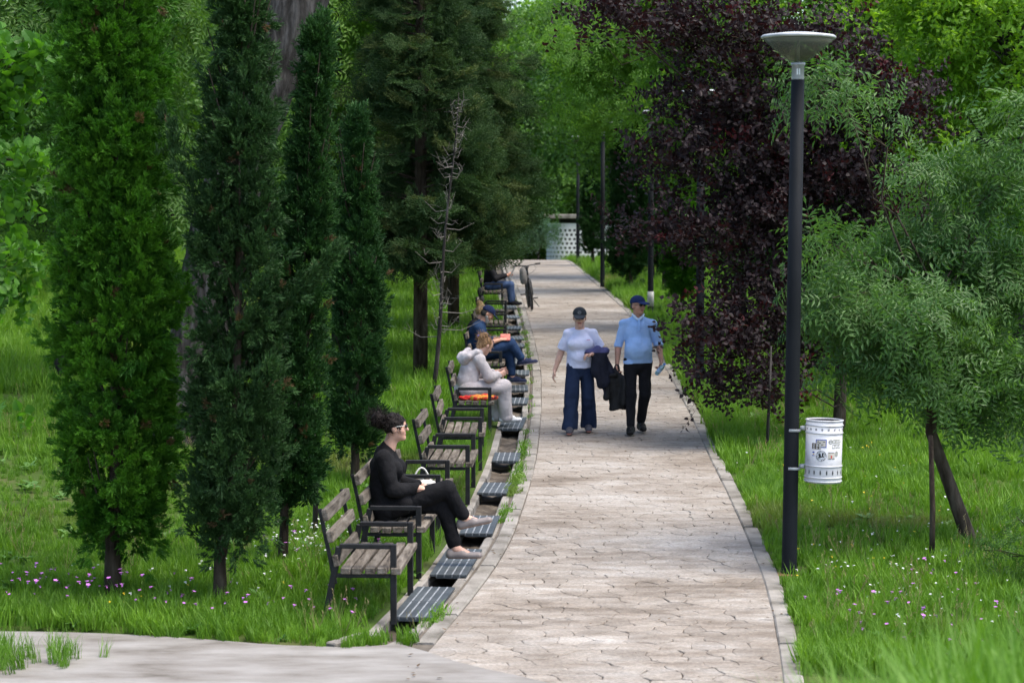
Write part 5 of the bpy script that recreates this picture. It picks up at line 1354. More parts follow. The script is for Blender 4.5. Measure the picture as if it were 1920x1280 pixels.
def cypress(name, label, x, y, H, rad, z0, gmat, key, seed, lean=(0, 0), dens=1.0, trunk_r=.055, top_frac=.62, ssc=1.0, side=None, bulge=None, tuft=1.0, shift=0.0):
    r = np.random.default_rng(seed); base = lawn_base(x, y); t = empty(name, base); tag(t, label, 'tree', 'columnar cypresses')
    ax = lambda z: np.stack([lean[0] * z / H + shift * np.clip((z - .2) / .9, 0, 1), lean[1] * z / H, z], -1)
    b = MB(); zz = np.linspace(-.05, H * .96, 14)
    b.tube([tuple(ax(z) + r.normal(size=3) * .012 * (z > .1)) for z in zz], [trunk_r * (1.25 if i == 0 else 1 - .9 * i / 13) for i in range(14)], 9)
    for k in range(40):
        z = r.uniform(z0, H * .85); a = r.uniform(0, 6.28); q = rad * .75
        b.tube([tuple(ax(z)), tuple(ax(z + .25) + V3(math.cos(a), math.sin(a), 0) * q * .6), tuple(ax(z + .6) + V3(math.cos(a), math.sin(a), 0) * q)], [.012, .008, .003], 4, False)
    b.build('trunk', M['bark'], t, True)
    def prof(z):
        u = np.clip((z - z0) / (H - z0), 0, 1)
        p = np.minimum(1, (u / .10 + .3) ** .6) * np.where(u > top_frac, np.clip((1 - u) / (1 - top_frac), 0, 1) ** .75, 1) * (1 - .12 * u)
        if bulge: p = p * (1 + bulge * np.exp(-((u - .25) / .16) ** 2))
        return rad * p
    # clumps over the column, upright tufts; gaps between show the dark inside
    nC = int(620 * dens * H / 5 * rad / .5 / tuft)
    P, D, Sx = [], [], []
    for k in range(nC):
        z = z0 + (H - z0) * r.uniform(0, 1) ** 1.02; a = r.uniform(0, 6.28)
        nz = vnoise(np.array([[math.cos(a) * 1.6 + seed, math.sin(a) * 1.6, z * 1.7]]), seed)[0]
        nz2 = vnoise(np.array([[math.cos(a) * 3.4 + seed, math.sin(a) * 3.4, z * 3.4]]), seed + 5)[0]
        rr = float(prof(np.array(z))) * (.9 + .2 * nz + .16 * nz2) * (1 if r.uniform() < .7 else r.uniform(.55, .95))
        c = ax(z) + V3(math.cos(a), math.sin(a), 0) * max(rr - .05, 0)
        out = V3(math.cos(a), math.sin(a), 0)
        cs_ = r.uniform(.7, 1.25)
        for j in range(int(11 * tuft)):
            off = r.normal(size=3) * V3(.036, .036, .055) * cs_ * tuft ** .5; P.append(c + off)
            D.append(out * r.uniform(.15, .75) + V3(0, 0, 1) + off * 11); Sx.append(ssc * cs_ * r.uniform(.7, 1.15))
    if side is not None:
        for (a0, a1, n_) in side:
            a0, a1 = V3(*a0), V3(*a1)
            for k in range(n_):
                q = r.uniform(0, 1); c = a0 + (a1 - a0) * q + r.normal(size=3) * .07 * (1.2 - q); P.append(c); D.append(unit(a1 - a0) + r.normal(size=3) * .3); Sx.append(ssc * r.uniform(.8, 1.3))
    scatter('crown', key, gmat, P, D, Sx, t, seed); return t

def broadleaf(name, label, base, trunk, tr0, tr1, lobes, n, key, gmat, seed, bark='bark', ssc=1.0, up=.5, group=None, clump=6, clump_r=.28, twigs=True, droop=0.0, cat='tree', shell=.55):
    """trunk = polyline (offsets from base); lobes = (centre offset, radii); leaves sit in clumps at twig ends"""
    r = np.random.default_rng(seed); t = empty(name, base); tag(t, label, cat, group)
    b = MB(); trunk = [V3(*p) for p in trunk]
    if len(trunk) > 1 and tr0 > .25:
        fine = [np.array([np.interp(t_, np.arange(len(trunk)), [p[i] for p in trunk]) for i in range(3)]) for t_ in np.linspace(0, len(trunk) - 1, 160)]
        k0 = len(b.v); limb_tube(b, fine, tr0, tr1, 72); vv = np.array(b.v[k0:]).reshape(160, 72, 3); cc = np.array(fine)[:, None, :]
        rv = vv - cc; an = np.arange(72) / 72 * 2 * math.pi; zz_ = cc[..., 2] + 0 * an[None, :]
        q = np.stack([np.cos(an)[None, :] * 6 + 0 * zz_, np.sin(an)[None, :] * 6 + 0 * zz_, zz_ * 1.6], -1)
        rdg = 1 - np.abs(vnoise(q * 1.5, 3)) * 2; rdg2 = vnoise(q * np.array([.35, .35, .5]), 5)
        vv = cc + rv * (1 + .075 * rdg + .06 * rdg2)[..., None]; b.v[k0:] = [tuple(x) for x in vv.reshape(-1, 3)]
    elif len(trunk) > 1: limb_tube(b, trunk, tr0, tr1, 12)
    P, D, Sx = [], [], []; w = np.array([np.prod(l[1]) ** (2 / 3) for l in lobes]); w = w / w.sum()
    for (c, rad), wt in zip(lobes, w):
        c = V3(*c); rad = V3(*rad) if hasattr(rad, '__len__') else V3(rad, rad, rad)
        # limb from the nearest trunk point
        hi = [p for p in trunk if p[2] <= c[2] + .2] or trunk[-1:]
        s0 = min(hi, key=lambda p: np.linalg.norm(p - c)) if len(trunk) > 1 else trunk[-1]
        lr = max(.012, tr1 * .75 * min(1.5, (rad.mean() / .8)))
        lp = wob(r, s0, c, 6, .05); limb_tube(b, lp, lr, lr * .45, 7)
        nC = max(3, int(n * wt / clump)); ends = []
        for k in range(nC):
            d = rdir(r, .15); q = (shell + (1 - shell) * r.uniform(0, 1)) if r.uniform() < .8 else r.uniform(.1, 1)
            nz = vnoise(np.array([d * 1.7 + c * .7 + seed]), seed)[0]
            e = c + d * rad * q * (1 + .28 * nz); ends.append(e)
            if twigs and k % 2 == 0:
                s1 = lp[r.integers(2, 6)]; limb_tube(b, wob(r, s1, e, 4, .07), lr * .4, .004, 4)
            m = clump + r.integers(-2, 3)
            for j in range(max(2, m)):
                off = r.normal(size=3) * clump_r * V3(1, 1, .55); P.append(e + off)
                dd = unit(d * .8 + off / clump_r * .4 + V3(0, 0, up) + r.normal(size=3) * .3 - V3(0, 0, droop)); D.append(dd); Sx.append(ssc * r.uniform(.7, 1.2))
    b.build('trunk', M[bark], t, True)
    scatter('crown', key, gmat, P, D, Sx, t, seed)
    return t

# ---------------------------------------------------------------- the cypresses by the lawn edge
cypress('cypress_tree', 'broad bright green columnar cypress standing at the junction', -3.14, 16.64, 6.6, .41, .5, G['cyp1'], 'cyp', 1, dens=1.6, trunk_r=.062, top_frac=.75, bulge=.16, ssc=1.0, tuft=2.4, shift=.05)
cypress('cypress_tree', 'blue green cypress with a loose side spray beside the brightest cypress', -2.24, 16.24, 5.3, .35, .5, G['cyp2'], 'cypfine', 2, lean=(.12, 0), dens=1.2, trunk_r=.05, top_frac=.55, tuft=1.8, shift=.1,
    side=[((.2, 0, 2.0), (.92, -.1, 2.74), 90), ((.3, -.1, 2.1), (.75, -.15, 2.55), 50), ((-.2, 0, 3.2), (-.4, 0, 3.75), 40), ((.1, -.2, 1.2), (.42, -.3, 1.9), 60)])
cypress('cypress_tree', 'slim deep green cypress behind the loose sprayed one', -1.95, 17.98, 4.5, .23, .52, G['cyp3'], 'cypfine', 3, lean=(.33, 0), dens=1.7, trunk_r=.042, top_frac=.5)
cypress('cypress_tree', 'small dark cypress standing behind the black suited woman\'s bench', -1.71, 23.04, 3.95, .31, .4, G['cyp3'], 'cypfine', 4, lean=(.05, 0), dens=1.4, trunk_r=.05, top_frac=.5)
st = MB().tube([(0, 0, -.05), (.01, 0, .5), (.0, .02, 1.2)], [.028, .024, .016], 8).build('support_stake', M['greybark'], None, True)
st.location = lawn_base(-1.83, 19.68); tag(st, 'thin grey stake standing in daisies behind the slim cypress', 'stake')
for lb, x, y, H, rad, gm, sd in (('columnar cypress on the verge behind the taped lamp post', 3.75, 47, 4.6, .42, 'cyp1', 5), ('tall dark cypress leaning over the verge by the slim lamp post', 3.15, 56.5, 5.6, .58, 'cyp3', 6),
        ('dark cypress set back from the path beyond the walking man', 4.0, 60.5, 6.0, .6, 'cyp3', 7), ('far cypress in front of the perforated pavilion', 2.75, 72.5, 4.6, .36, 'cyp3', 8)):
    cypress('cypress_tree', lb, x, y, H, rad, .5, G[gm], 'cyp', sd, dens=.7, top_frac=.5, ssc=1.6)

# ---------------------------------------------------------------- old leaning tree
base = lawn_base(-3.98, 25.7)
tp = [(-.05, 0, -.1), (.0, 0, .3), (.18, .05, 1.3), (.45, .1, 2.6), (.85, .15, 3.9), (1.35, .2, 5.2), (1.85, .3, 6.6), (2.3, .4, 8.0)]
broadleaf('old_tree', 'old tree with a thick grey leaning trunk behind the cypresses', base, tp, .33, .34, [((3.2, 0, 10.2), (1.6, 1.6, 1.1)), ((.2, 1.5, 10.2), (1.7, 1.7, 1.1)), ((-2.0, .5, 9.6), (1.6, 1.6, 1.0))], 420, 'broad', G['mid'], 11, 'greybark')
# ---------------------------------------------------------------- linden reaching in from the left
base = lawn_base(-6.1, 19.6)
def px(X, Yp, d, bs):                      # world offset of a direction through the lens at distance d, used to lay out lobes
    P_ = math.atan(.06); cx, cy = (X - 960) / 4000, (640 - Yp) / 4000
    r_ = V3(cx, math.cos(P_) + cy * math.sin(P_), -math.sin(P_) + cy * math.cos(P_)); return tuple(V3(0, 0, 3.05) + r_ * d / r_[1] - bs)
lob = [(px(20, 95, 19, base), (.27, .4, .2)), (px(-10, 170, 19.3, base), (.3, .4, .2)), (px(25, 300, 19, base), (.22, .4, .11)), (px(-5, 380, 19, base), (.2, .3, .09)), (px(15, 480, 19, base), (.22, .3, .14)), (px(-25, 560, 19, base), (.2, .3, .1)), (px(-30, 790, 19, base), (.14, .3, .12)), (px(-90, 200, 19.4, base), (.5, .5, .6)), (px(-140, 500, 19.4, base), (.4, .5, .5))]
broadleaf('linden_tree', 'linden with large bright leaves reaching in beside the broad cypress', base, [(0, 0, -.1), (.05, 0, 1.5), (.1, 0, 3.2), (.2, 0, 5.0)], .12, .06, lob, 620, 'linden', G['linden'], 12, clump=4, clump_r=.12, droop=.8, up=0, ssc=.78)
# ---------------------------------------------------------------- conifers beside the benches
def conifer(label, x, y, H, z0, rb, seed, n=150, gm='con', stretch=(1, 1)):
    r = np.random.default_rng(seed); base = lawn_base(x, y); t = empty('conifer_tree', base); tag(t, label, 'tree', 'dark conifers beside the benches')
    b = MB(); b.tube([(0, 0, -.05), (.02, 0, H * .5), (0, 0, H)], [.12, .085, .01], 9); P, D, Sx = [], [], []
    for k in range(n):
        u = r.uniform(0, 1) ** 1.15; z = z0 + (H - z0) * u; a = r.uniform(0, 6.28); L = rb * (1 - u * .86) * r.uniform(.6, 1.08)
        o_ = V3(math.cos(a) * stretch[0], math.sin(a) * stretch[1], 0); pts = [V3(0, 0, z), V3(0, 0, z + .10 * L) + o_ * L * .5, V3(0, 0, z + .02 * L) + o_ * L]
        b.tube([tuple(q) for q in pts], [.022, .014, .004], 5, False)
        for j in range(int(6 + L * 11)):
            q = .22 + .78 * r.uniform(0, 1) ** .8; c = (pts[0] * (1 - q) ** 2 + 2 * q * (1 - q) * pts[1] + q * q * pts[2])
            sd_ = V3(-o_[1], o_[0], 0) * r.choice((-1, 1)); P.append(c + r.normal(size=3) * .05)
            D.append(o_ * .7 + sd_ * r.uniform(.1, .9) + V3(0, 0, r.uniform(-.35, .35))); Sx.append(r.uniform(.55, 1.05) * (1.15 - .35 * u))
    b.build('trunk', M['bark'], t, True); scatter('crown', 'con', G[gm], P, D, Sx, t, seed)
conifer('dark conifer beside the bench of the bearded man', -1.42, 32.9, 9.5, 1.7, 1.3, 21, 215)
conifer('dark conifer second in the row behind the benches', -1.55, 36.2, 9.0, 1.7, 1.4, 22, 180)
conifer('broad conifer whose low branches overhang the far benches', -1.15, 41.7, 10.5, 2.2, 1.9, 23, 220)
conifer('conifer near the far end of the bench row', -1.5, 47.5, 10.5, 2.8, 1.5, 24, 130)
# ---------------------------------------------------------------- dead sapling
base = lawn_base(-1.16, 31.1); r = np.random.default_rng(31); t = empty('dead_sapling', base); tag(t, 'thin dead leafless sapling with bare twigs beside the benches', 'tree')
b = MB(); ap = lambda z: V3(.085 * z + .02 * math.sin(z * 2), .0, z); zs = np.linspace(-.05, 4.45, 12); b.tube([tuple(ap(z)) for z in zs], [.038 - .034 * i / 11 for i in range(12)], 8); b.build('trunk', M['greybark'], t, True)
b = MB()
for k in range(62):
    z = r.uniform(.8, 4.3); a = r.uniform(0, 6.28); L = (.28 + .45 * r.uniform()) * (1.15 - .2 * z) * (1 if r.uniform() < .6 else .5)
    o_ = V3(math.cos(a), math.sin(a), 0); p0 = ap(z); p1 = p0 + o_ * L * .5 + V3(0, 0, -.02); p2 = p0 + o_ * L + V3(0, 0, .06 + .1 * r.uniform())
    b.tube([tuple(p0), tuple(p1), tuple(p2)], [.008, .005, .002], 4, False)
    for j in range(3):
        q = r.uniform(.4, 1); c = p0 + (p2 - p0) * q; b.tube([tuple(c), tuple(c + rdir(r, .2) * .12)], [.003, .0015], 3, False)
b.build('bare_twigs', M['twig'], t)
# ---------------------------------------------------------------- purple plum
base = lawn_base(4.16, 26.95)
D0 = 26.6
L_ = lambda X, Yp, rx, rz_, d=D0, ry=.55: (px(X, Yp, d, base), (rx, ry, rz_))
lob = [L_(1400, 60, .9, .5), L_(1250, 40, .7, .28), L_(1130, 20, .5, .16), L_(1540, 110, .7, .6), L_(1330, 190, .75, .45), L_(1450, 270, .9, .55), L_(1270, 300, .45, .35), L_(1580, 300, .7, .55), L_(1390, 420, .8, .5, 26.4), L_(1540, 450, .7, .5), L_(1280, 425, .42, .2, 26.2), L_(1190, 410, .2, .07, 26.2), L_(1640, 350, .55, .35), L_(1690, 190, .45, .4), L_(1620, 180, .5, .4), L_(1690, 430, .4, .3), L_(1500, 520, .5, .4), L_(1430, 350, .7, .4),
    L_(1420, 560, .6, .45, 26.0), L_(1340, 640, .42, .4, 25.8, .4), L_(1390, 690, .38, .34, 25.6, .35), L_(1285, 600, .22, .12, 25.6, .3), L_(1345, 730, .22, .26, 25.6, .25), L_(1440, 720, .2, .22, 25.8, .25), L_(1500, 600, .45, .4), L_(1600, 540, .5, .35), L_(1650, 620, .3, .2), L_(1530, 660, .22, .16)]
trunkp = [(-.02, 0, -.1), (0, 0, .4), (.01, 0, 1.1), (-.03, .02, 1.55), (-.25, .0, 2.2), (-.5, -.1, 3.0), (-.7, -.1, 4.0)]
plum = broadleaf('plum_tree', 'purple leaved plum tree drooping over the path edge', base, trunkp, .085, .05, lob, 4300, 'plum', G['plum'], 41, clump=6, clump_r=.18, up=.1, droop=.45, shell=.25, ssc=.92)
# ---------------------------------------------------------------- leaning ash on the right
base = lawn_base(4.09, 18.9); D0 = 19.2
L_ = lambda X, Yp, rx, rz_, d=D0, ry=.5: (px(X, Yp, d, base), (rx, ry, rz_))
lob = [L_(1760, 700, .5, .32, 18.6), L_(1640, 690, .3, .22, 18.6), L_(1620, 600, .35, .2, 18.8), L_(1560, 460, .3, .1, 18.6), L_(1690, 500, .5, .3), L_(1840, 560, .6, .35), L_(1900, 700, .5, .35, 18.7), L_(1800, 440, .5, .14), L_(1590, 205, .2, .08, 18.7), L_(1960, 500, .4, .3), L_(1880, 330, .35, .22), L_(1720, 340, .22, .12), L_(1930, 220, .2, .16), L_(1840, 780, .45, .12), L_(1570, 560, .22, .12, 18.5), L_(1730, 590, .4, .25, 18.4), L_(1540, 160, .1, .06, 18.5)]
lob = [(c_, (q_[0], q_[1], q_[2] * .62)) for c_, q_ in lob]
broadleaf('ash_tree', 'young ash with a leaning trunk and feathery leaves beside the thin stake', base, [(.03, 0, -.1), (0, 0, .05), (-.17, -.03, .5), (-.38, -.08, 1.05), (-.36, -.1, 1.6), (-.3, 0, 2.2)], .08, .03, lob, 1180, 'ash', G['ash'], 42, clump=5, clump_r=.15, up=.35, shell=.45, ssc=1.1)
s_ = MB().tube([(0, 0, -.1), (.0, 0, .5), (-.02, .02, 1.12)], [.026, .024, .02], 8).build('support_stake', M['bark'], None, True); s_.location = lawn_base(3.58, 18.04); tag(s_, 'thin dark wooden stake in front of the leaning ash trunk', 'stake')
s_ = MB().tube([(0, 0, -.05), (.03, 0, .7), (.05, .02, 1.3)], [.022, .017, .01], 7).build('sapling_stem', M['greybark'], None, True); s_.location = lawn_base(3.02, 25.2); tag(s_, 'slim grey sapling stem under the drooping purple leaves', 'sapling')
# ---------------------------------------------------------------- broad background trees
def bgtree(name, label, x, y, lobs, n, key, gm, seed, H=6, tr=.14, lean=(0, 0), ssc=1.0, group='background trees', bark='greybark', clump_r=.34, shell=.5):
    bs = lawn_base(x, y); broadleaf(name, label, bs, [(0, 0, -.1), (lean[0] * .3, lean[1] * .3, H * .3), (lean[0] * .65, lean[1] * .65, H * .65), (lean[0], lean[1], H)], tr, tr * .4, lobs, n, key, G[gm], seed, bark, ssc, .4, group, 5, clump_r, True, 0, 'tree', shell)
bgtree('maple_tree', 'maple with yellow lime leaves behind the purple plum', 7.4, 31, [((-1.6, 0, 4.0), (1.1, 1, .9)), ((-.2, 0, 5.2), (1.5, 1.2, 1.2)), ((.9, 0, 3.6), (1.3, 1, 1.0)), ((-1.1, 0, 2.7), (.9, .8, .7)), ((.6, 0, 6.4), (1.5, 1.2, 1)), ((-1.5, .3, 5.9), (1, 1, .8)), ((.3, 0, 2.3), (1.1, .9, .7))], 1100, 'broad', 'lime', 51, 5.5)
bgtree('ash_tree', 'tall ash leaning in behind the lime leaved maple', 9.6, 34, [((-1.2, 0, 2.6), (1.3, 1, 1.0)), ((-.8, 0, 4.4), (1.4, 1, 1.1)), ((.2, 0, 6.2), (1.6, 1.2, 1.1)), ((.8, 0, 3.2), (1.3, 1, 1.2)), ((-2.4, 0, 1.9), (.9, .8, .6))], 900, 'pin', 'mid', 52, 6)
bgtree('hedge_tree', 'dense dark tree on the lawn behind the purple plum', 7.2, 40, [((-1.4, 0, 2.4), (1.5, 1, 1.2)), ((.8, 0, 2.8), (1.6, 1, 1.5)), ((-.4, 0, 4.6), (1.9, 1.2, 1.5)), ((-2.6, 0, 1.6), (1.0, .8, .7)), ((.2, 0, 6.6), (1.6, 1.2, 1.2))], 900, 'broad', 'deep', 53, 6, ssc=1.2)
bgtree('verge_tree', 'fresh green tree overhanging the verge beyond the purple plum', 4.6, 43, [((-1.0, 0, 4.5), (1.1, 1, .9)), ((-.4, 0, 6.0), (1.4, 1.2, 1.1)), ((.6, 0, 4.8), (1.2, 1, 1)), ((-1.5, 0, 6.8), (1.0, 1, .8)), ((-.9, 0, 3.4), (.7, .7, .5))], 1000, 'broad', 'fresh', 54, 6)
bgtree('verge_tree', 'silvery leaved tree overhanging the far half of the path', 4.0, 55, [((-1.6, 0, 5.0), (1.2, 1, .9)), ((-1.0, 0, 6.8), (1.5, 1.2, 1.1)), ((-2.2, 0, 6.2), (1.0, 1, .7)), ((.2, 0, 5.8), (1.3, 1, 1))], 620, 'pin', 'fresh', 55, 7)
bgtree('verge_tree', 'green tree over the slim lamp post near the crest', 4.4, 63, [((-1.2, 0, 3.9), (1.2, 1, .8)), ((-1.6, 0, 5.4), (1.5, 1.2, 1.1)), ((-.4, 0, 6.9), (1.9, 1.2, 1.3)), ((-2.2, 0, 7.4), (1.3, 1, 1)), ((.8, 0, 4.8), (1.4, 1, 1))], 800, 'broad', 'mid', 56, 7, ssc=1.5, clump_r=.45)
bgtree('crest_tree', 'pale green tree on the crest above the pavilion', 4.4, 87, [((-1.2, 0, 6.2), (1.6, 1, 1.0)), ((-.4, 0, 8.2), (2.2, 1.4, 1.5)), ((-2.4, 0, 8.8), (1.8, 1.2, 1.3)), ((1.6, 0, 6.0), (1.7, 1, 1.2)), ((.2, 0, 10.6), (2.2, 1.5, 1.3))], 900, 'far', 'fresh', 57, 9)
bgtree('crest_tree', 'green tree standing left of the path on the crest', -2.6, 72, [((0, 0, 3.6), (1.6, 1.2, 1.1)), ((.9, 0, 5.4), (1.7, 1.2, 1.2)), ((-1.2, 0, 5.6), (1.9, 1.2, 1.4)), ((.3, 0, 7.8), (2.0, 1.4, 1.4)), ((-1, 0, 2.2), (1.5, 1, .8))], 900, 'broad', 'mid', 58, 8, ssc=1.7, clump_r=.5)
bgtree('crest_tree', 'dark tree beyond the crest left of the pavilion', -1.4, 96, [((.6, 0, 3.0), (1.9, 1.2, 1.4)), ((-1.4, 0, 3.4), (2, 1.2, 1.6)), ((.8, 0, 5.8), (2.0, 1.4, 1.5)), ((-1, 0, 7.4), (2.4, 1.4, 1.6)), ((1.8, 0, 8.4), (1.8, 1.2, 1.4))], 800, 'far', 'deep', 59, 8)
bgtree('crest_tree', 'tall tree rising behind the pavilion roof', 4.5, 112, [((-1.4, 0, 4.4), (2.2, 1.4, 1.4)), ((1.4, 0, 4.4), (2.4, 1.4, 1.6)), ((-.6, 0, 7.6), (2.6, 1.6, 1.9)), ((1.2, 0, 10.6), (2.6, 1.6, 1.8)), ((-2.6, 0, 10), (2.2, 1.4, 1.6))], 900, 'far', 'mid', 60, 9)
bgtree('ash_tree', 'ash with dark slanting limbs behind the broad cypress', -6.6, 31, [((-.6, 0, 3.0), (1.0, .9, .8)), ((.9, 0, 3.6), (1.1, .9, .8)), ((-.9, 0, 4.8), (1.2, 1, 1.0)), ((1.2, 0, 5.2), (1.3, 1, 1.0)), ((0, 0, 6.4), (1.4, 1, 1)), ((1.7, 0, 2.5), (.6, .6, .4))], 800, 'pin', 'mid', 61, 5.5, .16, (1.0, 0))
bgtree('ash_tree', 'feathery ash behind the leaning old trunk', -3.0, 37, [((-.6, 0, 3.4), (1.1, .9, .9)), ((.6, 0, 4.4), (1.1, 1, .9)), ((-1.0, 0, 5.6), (1.3, 1, 1.1)), ((.8, 0, 6.6), (1.3, 1, 1.0)), ((.2, 0, 2.2), (.9, .8, .7)), ((-1.8, 0, 2.6), (.9, .8, .7))], 950, 'pin', 'fresh', 62, 6)
bgtree('lawn_tree', 'bushy tree at the far side of the left lawn', -10.5, 50, [((0, 0, 3.2), (2, 1.4, 1.5)), ((-2.2, 0, 4.4), (2, 1.4, 1.5)), ((1.8, 0, 4.8), (2, 1.4, 1.5)), ((0, 0, 6.8), (2.4, 1.4, 1.6)), ((2.8, 0, 2.9), (1.4, 1, .9))], 800, 'broad', 'mid', 63, 7, ssc=1.7, clump_r=.5)
bgtree('lawn_tree', 'bright tree behind the left lawn between darker ones', -7.4, 58, [((0, 0, 3.6), (2, 1.4, 1.5)), ((-2.0, 0, 5.4), (2, 1.4, 1.5)), ((1.8, 0, 5.8), (2, 1.4, 1.5)), ((0, 0, 8), (2.4, 1.4, 1.6))], 750, 'broad', 'fresh', 64, 7, ssc=1.7, clump_r=.5)
bgtree('lawn_tree', 'dark tree closing the gap behind the conifers', -4.2, 54, [((0, 0, 2.8), (1.8, 1.4, 1.4)), ((-1.4, 0, 4.8), (1.9, 1.4, 1.5)), ((1.2, 0, 5.2), (1.8, 1.4, 1.5)), ((0, 0, 7.6), (2.2, 1.4, 1.6))], 750, 'broad', 'fresh', 65, 7, ssc=1.7, clump_r=.5)
bgtree('lawn_tree', 'broad dark tree behind the right hand lawn', 12.0, 50, [((0, 0, 3.0), (2, 1.4, 1.7)), ((-2.4, 0, 4.0), (2, 1.4, 1.6)), ((2, 0, 4.6), (2, 1.4, 1.5)), ((0, 0, 6.8), (2.4, 1.4, 1.6)), ((-2.6, 0, 1.8), (1.4, 1, .9))], 800, 'broad', 'mid', 66, 7, ssc=1.7, clump_r=.5)
bgtree('lawn_tree', 'tall fresh tree standing behind the purple plum crown', 6.2, 37, [((-1.4, 0, 5.6), (1.2, 1, .9)), ((.2, 0, 6.6), (1.4, 1, 1)), ((-2.4, 0, 6.8), (1.1, 1, .8)), ((-.8, 0, 7.8), (1.6, 1, .9)), ((.8, 0, 5.0), (1.2, 1, .9))], 700, 'broad', 'fresh', 67, 6)
# small multi stemmed shrub by the pavilion, shrub at the right edge
broadleaf('garden_shrub', 'small pale multi stemmed shrub left of the pavilion', lawn_base(1.05, 88), [(0, 0, 0), (.05, 0, .35)], .04, .03, [((-.35, 0, 1.05), (.35, .3, .25)), ((.3, 0, 1.15), (.35, .3, .25)), ((0, 0, 1.45), (.4, .3, .25))], 130, 'shrub', G['silver'], 71, ssc=1.4, clump_r=.16, cat='shrub')
broadleaf('garden_shrub', 'dark feathery shrub low in the grass at the lawn edge', lawn_base(4.45, 17.3), [(0, 0, -.05), (-.05, 0, .2)], .03, .02, [((-.1, 0, .42), (.32, .3, .26)), ((.2, 0, .6), (.35, .3, .3)), ((-.45, -.05, .3), (.25, .1, .05)), ((.1, -.2, .25), (.3, .2, .2))], 170, 'ash', G['deep'], 72, ssc=.55, clump_r=.1, cat='shrub')

# ---------------------------------------------------------------- far wood that closes the view
r = np.random.default_rng(81); n = 9000
x = r.uniform(-46, 46, n); y = r.uniform(118, 150, n); top = 13 + 4 * vnoise(np.stack([x * .12, y * 0, x * 0], -1), 6)
z = np.array([float(v) for v in g(y)]) + r.uniform(0, 1, n) ** .8 * top
far = scatter('far_wood', 'far', G['mid'], np.stack([x, y, z], 1), randdirs(r, n, .4), r.uniform(1.3, 2.4, n), None, 81); tag(far, 'dense green wood closing the view beyond the crest', 'wood', None, 'stuff')
for sgn, gm, sd in ((-1, 'mid', 82), (1, 'fresh', 83)):
    r = np.random.default_rng(sd); n = 3800; y = r.uniform(52, 118, n); x = sgn * (y * .16 + 7 + r.uniform(0, 10, n)); top = 9 + 3 * vnoise(np.stack([y * .2, y * 0, y * 0], -1), sd)
    z = np.array([float(v) for v in g(y)]) + r.uniform(.05, 1, n) * top
    tag(scatter('far_wood', 'far', G[gm], np.stack([x, y, z], 1), randdirs(r, n, .4), r.uniform(.8, 1.5, n), None, sd), 'wooded edge of the left hand lawn' if sgn < 0 else 'wooded edge of the right hand lawn', 'wood', None, 'stuff')

# ================================================================ grass, tall grass and wildflowers
def grassmat(name, c1, c2, dry, dry_lo=.58):
    m = leafmat(name, c1, c2, .35, (1.4, 1.5, .5), .55, .3, 1.3); nt = m.node_tree
    bs = nt.nodes['Principled BSDF']; src = bs.inputs['Base Color'].links[0].from_socket
    f = noise(nt, .28, 3, space='World'); mr = nt.nodes.new('ShaderNodeMapRange'); mr.inputs[1].default_value = dry_lo; mr.inputs[2].default_value = dry_lo + .14; nt.links.new(f, mr.inputs[0])
    mx = nt.nodes.new('ShaderNodeMix'); mx.data_type = 'RGBA'; nt.links.new(mr.outputs[0], mx.inputs[0]); nt.links.new(src, mx.inputs[6]); mx.inputs[7].default_value = (*dry, 1)
    for l in list(nt.links):
        if l.from_socket == src and l.to_node != mx: 
            to = l.to_socket; nt.links.remove(l); nt.links.new(mx.outputs[2], to)
    return m
G['grass'] = grassmat('lawn_grass_blades', (.06, .15, .012), (.15, .29, .024), (.17, .17, .06))
G['tallg'] = grassmat('tall_grass_blades', (.06, .15, .014), (.14, .28, .03), (.2, .2, .08), .56)
def lawn_points(n, y0, y1, seed, power=1.0, margin=.6):
    r = np.random.default_rng(seed); u = r.uniform(0, 1, n); y = (y0 ** -power + u * (y1 ** -power - y0 ** -power)) ** (-1 / power) if power else y0 + u * (y1 - y0)
    x = r.uniform(-1, 1, n) * (.30 * y + margin + .9); ok = ~on_paving(x, y) & (np.hypot(x - 2.325, (y - 17.6) * .6) > .2); x, y = x[ok], y[ok]
    return r, np.stack([x, y, lawn_z(x, y)], 1)
r, P = lawn_points(34000, 14.0, 34, 91, .6)
dense = vnoise(np.stack([P[:, 0] * .8, P[:, 1] * .8, P[:, 0] * 0], -1), 17)
sc_ = r.uniform(.45, .95, len(P)) * (1 + .4 * dense); sc_ *= np.where((P[:, 0] < -3.2) & (P[:, 1] > 17.2) & (P[:, 1] < 24), .62, 1)
tag(scatter('lawn_grass', 'grass', G['grass'], P, randdirs(r, len(P), 5), sc_, None, 91), 'fresh green grass of the near lawns', 'grass', None, 'stuff')
r, P = lawn_points(32000, 30, 90, 92, .8, 2)
tag(scatter('lawn_grass', 'grass', G['grass'], P, randdirs(r, len(P), 5), r.uniform(.9, 1.9, len(P)), None, 92), 'green grass of the lawns farther off', 'grass', None, 'stuff')
